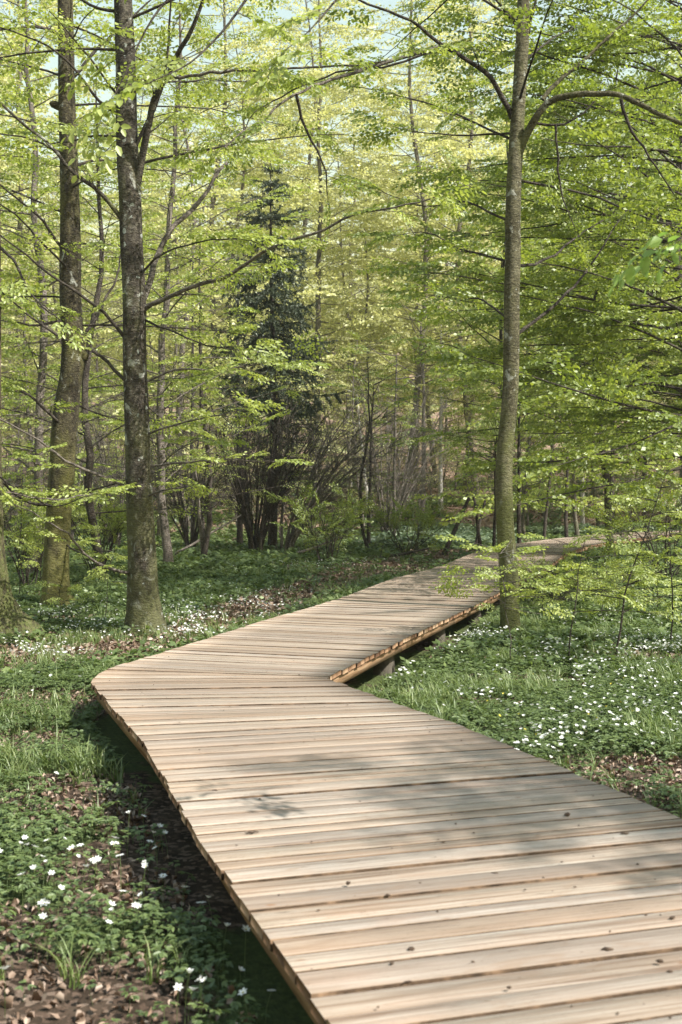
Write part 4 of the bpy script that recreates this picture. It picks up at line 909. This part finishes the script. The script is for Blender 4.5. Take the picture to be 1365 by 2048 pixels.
sapling('low spreading sapling in front of the bramble bush', 1200, 1240, 14.2, .72, 56, 10, .85, .36, 0, .008, .25)
sapling('low spreading sapling right of the bramble bush', 1310, 1230, 14.8, .8, 57, 10, .9, .36, 0, .008, .25)
sapling('tiny sapling in front of the mossy trunk foot', 130, 1260, 13.6, .55, 58, 4, .35, .28, 0, .005, .3)
sapling('thin drooping sapling between mossy and lichen spotted trunks', 205, 1250, 13.9, 1.2, 59, 7, .45, .28, .15, .005, .5)
sapling('sapling with scattered leaves left of the mossy trunk', 40, 1240, 16.5, 1.9, 60, 9, .7, .4, 0, .008, .5)

# ------------------------------------------------------------------ ground plants
def clover(seed):      # an anemone plant: whorl of three divided leaves on a stalk
    r = np.random.default_rng(seed); mb = MB(); h = r.uniform(.07, .12); V, Q = tube_arr(np.array([(0, 0, 0), (.004, 0, h*.6), (0, .003, h)]), np.array([.0014, .0012, .001]), 3); mb.add(V, Q, 0, .4)
    O = []; D = []; S = []
    for k in range(3):
        a = k*2.094+r.uniform(-.3, .3); d = np.array([math.cos(a), math.sin(a), .15]); c = np.array([0, 0, h])+d*.016
        for b in (-.95, -.4, 0, .4, .95):
            O.append(c); D.append(rotz(d, b*r.uniform(.8, 1.1))+np.array([0, 0, r.uniform(-.45, -.1)])); S.append(.036*r.uniform(.75, 1.15)*(1-.2*abs(b)))
    O = np.array(O); D = np.array(D); S = np.array(S); Nn = U(np.array([0, 0, 1.0])+r.normal(0, .2, O.shape)); tm = LEAF_F*np.array([1, .75, 1]); V, Q = place(tm, LQ_F, O, D, Nn, S); mb.add(V, Q, 0, np.repeat(np.clip(r.normal(.5, .18, len(O)), 0, 1), 2))
    V, Q, Mi, T, _ = mb.arrays(); return dict(V=V, Q=Q, M=Mi, T=T)
def rosette(seed):     # coarse far version
    r = np.random.default_rng(seed); k = 9; a = r.uniform(0, 6.28, k); O = np.stack([np.cos(a)*.02, np.sin(a)*.02, r.uniform(.03, .10, k)], 1); D = np.stack([np.cos(a), np.sin(a), r.uniform(-.3, .5, k)], 1); V, Q = place(LEAF_C*np.array([1, .8, 1]), LQ_C, O, D, U(np.array([0, 0, 1.0])+r.normal(0, .3, (k, 3))), .06*r.uniform(.6, 1.3, k))
    return dict(V=V, Q=Q, M=np.zeros(len(Q), int), T=np.clip(r.normal(.5, .2, k), 0, 1))
def tuft(seed, nb=12):
    r = np.random.default_rng(seed); mb = MB()
    for k in range(nb):
        a = r.uniform(0, 6.28); h = r.uniform(.08, .2); b = r.uniform(.2, .9)*h; p = np.array([r.normal(0, .012), r.normal(0, .012), 0]); d = np.array([math.cos(a), math.sin(a), 0]); sdv = np.array([-d[1], d[0], 0])*.0028
        pts = [p+d*b*t**2+np.array([0, 0, h*t*(1-.25*t)]) for t in (0, .4, .75, 1)]; ws = (1, .9, .6, .1)
        V = []
        for q, w_ in zip(pts, ws): V += [q-sdv*w_, q+sdv*w_]
        mb.add(V, [(0, 1, 3, 2), (2, 3, 5, 4), (4, 5, 7, 6)], 0, float(np.clip(r.normal(.5, .2), 0, 1)))
    V, Q, Mi, T, _ = mb.arrays(); return dict(V=V, Q=Q, M=Mi, T=T)
DL = []
for k in range(5):
    r_ = np.random.default_rng(600+k); tm = LEAF_F*np.array([1, 1.15, 2.5])+r_.normal(0, .05, LEAF_F.shape); tm[:, 2] -= .35*(tm[:, 0]-.5)**2*(k-2); tm[[1, 2, 4, 5], 2] += .12*k; DL.append(dict(V=tm-np.array([.5, 0, 0]), Q=LQ_F, M=np.zeros(2, int), T=np.full(2, .5)))
def scatter(name, kinds, pts, scale, mats, label, r, tilt=.15, tsd=.12, zoff=0, tbias=None):
    pts = np.asarray(pts); k = len(pts); z = gh(pts[:, 0], pts[:, 1])+zoff; mb = MB(); vid = r.integers(0, len(kinds), k); S = scale*r.uniform(.65, 1.3, k) if np.isscalar(scale) else scale
    a = r.uniform(0, 6.28, k); D = np.stack([np.cos(a), np.sin(a), r.normal(0, tilt, k)], 1); Nn = U(np.array([0, 0, 1.0])+r.normal(0, tilt, (k, 3))); to = r.normal(0, tsd, k)+(0 if tbias is None else tbias)
    for v in range(len(kinds)):
        ii = np.where(vid == v)[0]; sp = kinds[v]
        if not len(ii): continue
        V, _ = place(sp['V'], sp['Q'], np.stack([pts[ii, 0], pts[ii, 1], z[ii]], 1), D[ii], Nn[ii], S[ii]); Qq = sp['Q'][None]+(np.arange(len(ii))*len(sp['V']))[:, None, None]
        mb.add(V, Qq.reshape(-1, 4), 0, np.clip(sp['T'][None]+to[ii][:, None], 0, 1).reshape(-1))
    o = mb.build(name, mats); tag(o, label, name.replace('_', ' '), kind='stuff'); return o
def sample(n, y0, y1, r, f, wide=1.12, ypow=1.0):
    """points in the wedge the camera sees, kept with probability f(x, y)"""
    out = []
    while sum(map(len, out)) < n:
        m_ = 20000; y = y0+(y1-y0)*r.random(m_)**ypow; x = r.uniform(-1, 1, m_)*(.305*wide*y+.35); keep = r.random(m_) < f(x, y); keep &= ~in_deck(x, y, .0)
        out.append(np.stack([x[keep], y[keep]], 1))
        if len(out) > 60: break
    return np.concatenate(out)[:n]
r = np.random.default_rng(5)
HERBS = [clover(700+k) for k in range(6)]; ROS = [rosette(720+k) for k in range(5)]; TUFT = [tuft(740+k) for k in range(6)]
# uniform in ground area: weight by width of wedge is built in by sampling y with power .5
def gmask(x, y): return np.clip(green(x, y), .03, 1)
scatter('ground_cover', HERBS, sample(17000, 3.0, 10.5, r, gmask, ypow=.6), .82, [M['herb']], 'dark green divided anemone leaves covering the near forest floor', r)
scatter('ground_cover', ROS, sample(26000, 9.5, 24, r, gmask, ypow=.6), 1.15, [M['herb']], 'green leaf carpet on the middle forest floor', r, tbias=.05)
scatter('ground_cover', ROS, sample(9000, 23, 42, r, lambda x, y: np.clip(gmask(x, y), .15, 1)), 2.0, [M['herb']], 'green leaf carpet on the far forest floor', r)
gr_n = lambda x, y: np.clip((fbm(x/.7+11, y/.7, 91, 3)-.50)/.12, 0, 1)*(1-.85*soil(x, y))*.95+.02
scatter('grass', TUFT, sample(3400, 3.5, 14, r, gr_n, ypow=.6), 1.0, [M['grass']], 'fresh grass tufts among the anemone leaves', r)
scatter('grass', TUFT, sample(3600, 13, 30, r, gr_n), 1.2, [M['grass']], 'grass tufts farther off along the boardwalk', r)
lit = lambda x, y: np.clip(.22+.9*soil(x, y)-.15*green(x, y), 0, 1)
scatter('fallen_leaves', DL, sample(11000, 3.0, 12, r, lit, ypow=.65), .032, [M['litter']], 'dry brown leaves lying on the near forest floor', r, .45, .22, .012)
scatter('fallen_leaves', DL, sample(12000, 11, 34, r, lit), .07, [M['litter']], 'dry brown leaves lying farther off', r, .4, .22, .015)
scatter('fallen_leaves', DL, sample(14000, 34, 80, r, lambda x, y: np.full(x.shape, .8), 1.2), .16, [M['litter']], 'brown leaf litter on the far slope', r, .4, .22, .02, tbias=.1)
# pale broad leaves left of the far boardwalk
pp = sample(2600, 33, 44, r, lambda x, y: ((x > .8+(y-33)*.1) & (x < 5.3)) | ((x > 6) & (x < 14) & (y > 41)), 1.3)
scatter('undergrowth', ROS, pp, 3.2, [M['fern']], 'pale blue green leafy undergrowth below the birches', r, .2)
pp = sample(5000, 40, 75, r, lambda x, y: np.clip((fbm(x/3, y/3, 55, 3)-.42)/.1, 0, 1), 1.2)
scatter('undergrowth', ROS, pp, 3.5, [M['herb']], 'fresh green low plants under the far trees', r, .3)

# anemone flowers
def flower_mesh(seed, cols=2):
    r = np.random.default_rng(seed); mb = MB(); h = r.uniform(.12, .16); lx = r.uniform(-.03, .03); top = np.array([lx, r.uniform(-.02, .02), h]); V, Q = tube_arr(np.array([(0, 0, 0), top*np.array([.3, .3, .6]), top]), np.array([.0013, .0011, .001]), 3); mb.add(V, Q, 1, .6)
    nn = U(np.array([r.normal(0, .5), r.normal(-.2, .5), 1.0])); cup = (.15, .35, .6, .9, 1.3, .5, .8)[seed % 7]; k = 6; ref = U(np.cross(nn, [1, 0, 0])); ref2 = np.cross(nn, ref); a = np.arange(k)*PI/3
    D = np.cos(a)[:, None]*ref+np.sin(a)[:, None]*ref2+cup*nn; O = np.repeat(top[None], k, 0)+.002*D; NN = U(np.repeat(nn[None], k, 0)-cup*.8*(np.cos(a)[:, None]*ref+np.sin(a)[:, None]*ref2)); tm = LEAF_F*np.array([1, 1.05, 1.2])
    V, Q = place(tm, LQ_F, O, D, NN, np.full(k, .0148)*r.uniform(.9, 1.15, k)); mb.add(V, Q, 0, np.repeat(r.uniform(.4, .9, k), 2))
    V, Q = place(LEAF_C*np.array([1, 1, 1])-np.array([.5, 0, 0]), LQ_C, np.array([top+nn*.003]*2), np.array([ref, ref2]), np.array([nn, nn]), np.array([.007, .007])); mb.add(V, Q, 2, .6)
    return mb
FLB = [flower_mesh(800+k) for k in range(7)]; FLM = [b.mesh('wood_anemone', [M['petal'], M['herb'], M['yellow']]) for b in FLB]
px_near = [(a/3.9, 1500+b/3.9) for a, b in [(195, 670), (185, 715), (160, 770), (370, 680), (513, 685), (680, 685), (230, 835), (380, 810), (20, 825), (5, 750), (555, 850), (595, 830), (690, 825), (755, 815), (778, 862), (640, 905), (362, 900), (395, 985), (728, 955), (945, 870), (858, 757), (945, 680), (910, 720), (995, 600), (1120, 480), (1230, 615), (1140, 660), (1230, 693), (1270, 550), (1310, 578), (1120, 960), (1280, 975), (1095, 1020), (905, 1070), (1125, 1110), (1045, 1178), (1092, 1188), (305, 1118), (180, 1070), (450, 1165), (420, 1172), (332, 1188), (257, 1230), (880, 1230), (875, 1300), (845, 1332), (285, 1310), (1310, 878), (428, 170)]]
px_near += [(a/1.95, 1250+b/1.95) for a, b in [(765, 1365), (733, 1380), (720, 1403), (690, 1430), (788, 1403), (1033, 1385), (975, 1440), (20, 1370), (938, 1290), (870, 1170), (955, 1190), (830, 1030), (760, 1070), (705, 1015)]]
FP = []
for a, b in px_near:
    p = atz(a, b, .14); FP.append((p[0], p[1], 'white anemone flower left of the near planks', 0))
def cluster(pxc, pyc, sx_, sy_, n, lb, r):
    k = 0
    while k < n:
        p = atz(pxc+r.normal(0, sx_), pyc+r.normal(0, sy_), .13)
        if in_deck(p[0], p[1], .06) or p[1] < 2: k += .02; continue
        FP.append((p[0], p[1], lb, 1)); k += 1
rf = np.random.default_rng(66)
cluster(1110, 1475, 30, 14, 34, 'white anemone flower in the thick clump touching the near right plank edge', rf)
cluster(1060, 1490, 22, 10, 14, 'white anemone flower in the thick clump touching the near right plank edge', rf)
cluster(1150, 1440, 70, 22, 55, 'white anemone flower scattered over the grass right of the bend', rf)
cluster(1270, 1420, 70, 40, 45, 'white anemone flower scattered over the grass right of the bend', rf)
cluster(950, 1390, 60, 14, 26, 'white anemone flower scattered over the grass right of the bend', rf)
cluster(750, 1340, 30, 10, 14, 'white anemone flower close to the inside corner of the planks', rf)
cluster(1200, 1340, 90, 12, 30, 'white anemone flower below the saplings at the right', rf)
near_set = FP[:63]+sorted(FP[63:], key=lambda f: f[1])
for k, (x, y, lb, _) in enumerate(near_set[:296]):
    o = inst('wood_anemone', FLM[k % 7]); o.location = (x, y, float(gh(x, y))); o.rotation_euler.z = float(rf.uniform(0, 6.28)); s_ = float(rf.uniform(.85, 1.2)); o.scale = (s_, s_, s_*float(rf.uniform(.8, 1.1)))
    st = ['open', 'half open', 'small cupped', 'closing', 'nodding closed', 'spreading', 'cupped'][k % 7]
    edge = float(np.interp(y, PL[:, 1], PL[:, 0]))-x if x < 0 else x-float(np.interp(y, np.maximum.accumulate(PR[:, 1]), PR[:, 0]))
    far_ = 'at the plank edge' if edge < .25 else 'a step off' if edge < .7 else 'well off the planks'
    row = 'nearest row' if y < 3.6 else 'front row' if y < 4.4 else 'second row' if y < 5.2 else 'third row' if y < 6.5 else 'fourth row' if y < 7.6 else 'fifth row' if y < 8.6 else 'sixth row' if y < 9.8 else 'back row'
    tag(o, '%s white anemone %s, %s, %s side' % (st, far_, row, 'left' if x < 0 else 'right'), 'flower', 'wood anemone flowers')
# the many farther flowers
FK = []
for b in FLB:
    V, Q, Mi, T, _ = b.arrays(); ok = Mi == 0; FK.append(dict(V=V*np.array([1.1, 1.1, 1.05]), Q=Q[ok], M=Mi[ok], T=T[ok]))
pts = [np.array([(f[0], f[1]) for f in near_set[296:]]).reshape(-1, 2)]
def fl(pxc, pyc, sx_, sy_, n):
    q = np.array([atz(pxc+rf.normal(0, sx_), min(max(pyc+rf.normal(0, sy_), 1085), 1600), .13)[:2] for _ in range(n)]); q = q[~in_deck(q[:, 0], q[:, 1], .08)]; q = q[fbm(q[:, 0]/.45, q[:, 1]/.45, 71, 2) > .50]; pts.append(q)
for a in [(930, 1270, 55, 14, 520), (1010, 1262, 40, 16, 160), (1270, 1262, 90, 24, 700), (1340, 1285, 50, 20, 300), (1120, 1290, 60, 14, 180), (1180, 1330, 110, 20, 160), (1200, 1230, 100, 14, 220), (1300, 1390, 80, 40, 120), (850, 1350, 60, 18, 70),
          (420, 1215, 70, 18, 800), (500, 1190, 70, 16, 420), (160, 1225, 90, 20, 620), (60, 1295, 60, 14, 340), (240, 1240, 60, 14, 260), (380, 1250, 40, 10, 200), (560, 1125, 110, 8, 260), (640, 1120, 110, 6, 260), (30, 1350, 60, 40, 40)]: fl(*a)
pts = np.concatenate(pts)
scatter('wood_anemones', FK, pts, .8, [M['petal']], 'carpet of small white anemones spread over the forest floor', rf, .25)
fm = MB()
V, Q, Mi, T, _ = flower_mesh(850).arrays(); fm.add(V*.75, Q, np.where(Mi == 0, 2, Mi), T); ym = fm.mesh('celandine', [M['petal'], M['herb'], M['yellow']])
for k in range(22):
    p = atz(rf.choice([740, 1000, 1080, 1180, 1250])+rf.normal(0, 35), rf.uniform(1340, 1480), .1)
    if in_deck(p[0], p[1], .05): continue
    o = inst('celandine', ym); o.location = (p[0], p[1], float(gh(p[0], p[1]))); o.rotation_euler.z = float(rf.uniform(0, 6)); tag(o, 'small yellow celandine flower in the grass right of the bend', 'flower', 'yellow celandines')
from collections import defaultdict
dup_ = defaultdict(list)
for o in bpy.data.objects:
    if o.parent is None and o.get('label') and not o.get('kind'): dup_[o['label']].append(o)
ORD = ['leftmost', 'second from the left', 'third from the left', 'fourth from the left', 'fifth from the left', 'sixth from the left', 'seventh from the left', 'eighth from the left', 'ninth from the left', 'tenth from the left', 'eleventh from the left', 'twelfth from the left']
for lb, os_ in dup_.items():
    if 1 < len(os_) <= 12:
        os_.sort(key=lambda o: o.location.x/max(o.location.y, .1)); base_ = lb; os_.sort(key=lambda o: o.location.y) if len(os_) == 2 else None
        for k, o in enumerate(os_):
            wd_ = ('closer twin' if k == 0 else 'farther twin') if len(os_) == 2 else ('rightmost' if k == len(os_)-1 else ORD[k]); nl = base_+', '+wd_
            o['label'] = nl if len(nl.split()) <= 16 else base_.replace('spring green ', '')+', '+wd_
hz = MB(); x0, x1, y0, y1, z0, z1 = -259, 259, -59, 419, -1.2, 72
hz.add([(x0, y0, z0), (x1, y0, z0), (x1, y1, z0), (x0, y1, z0), (x0, y0, z1), (x1, y0, z1), (x1, y1, z1), (x0, y1, z1)], [(3, 2, 1, 0), (4, 5, 6, 7), (0, 1, 5, 4), (1, 2, 6, 5), (2, 3, 7, 6), (3, 0, 4, 7)])
hm = bpy.data.materials.new('pale_air'); hm.use_nodes = True; hm.node_tree.nodes.clear(); pv = hm.node_tree.nodes.new('ShaderNodeVolumePrincipled'); pv.inputs['Color'].default_value = (.9, .93, .9, 1); pv.inputs['Density'].default_value = .0006; pv.inputs['Anisotropy'].default_value = .3
ho = hm.node_tree.nodes.new('ShaderNodeOutputMaterial'); hm.node_tree.links.new(pv.outputs[0], ho.inputs['Volume'])
h_ = hz.build('haze', [hm]); tag(h_, kind='stuff'); cy.volume_bounces = 0
print('built', len(bpy.data.objects), sum(len(m.polygons) for m in bpy.data.meshes), sum(len(o.data.polygons) for o in bpy.data.objects if o.type == 'MESH'))
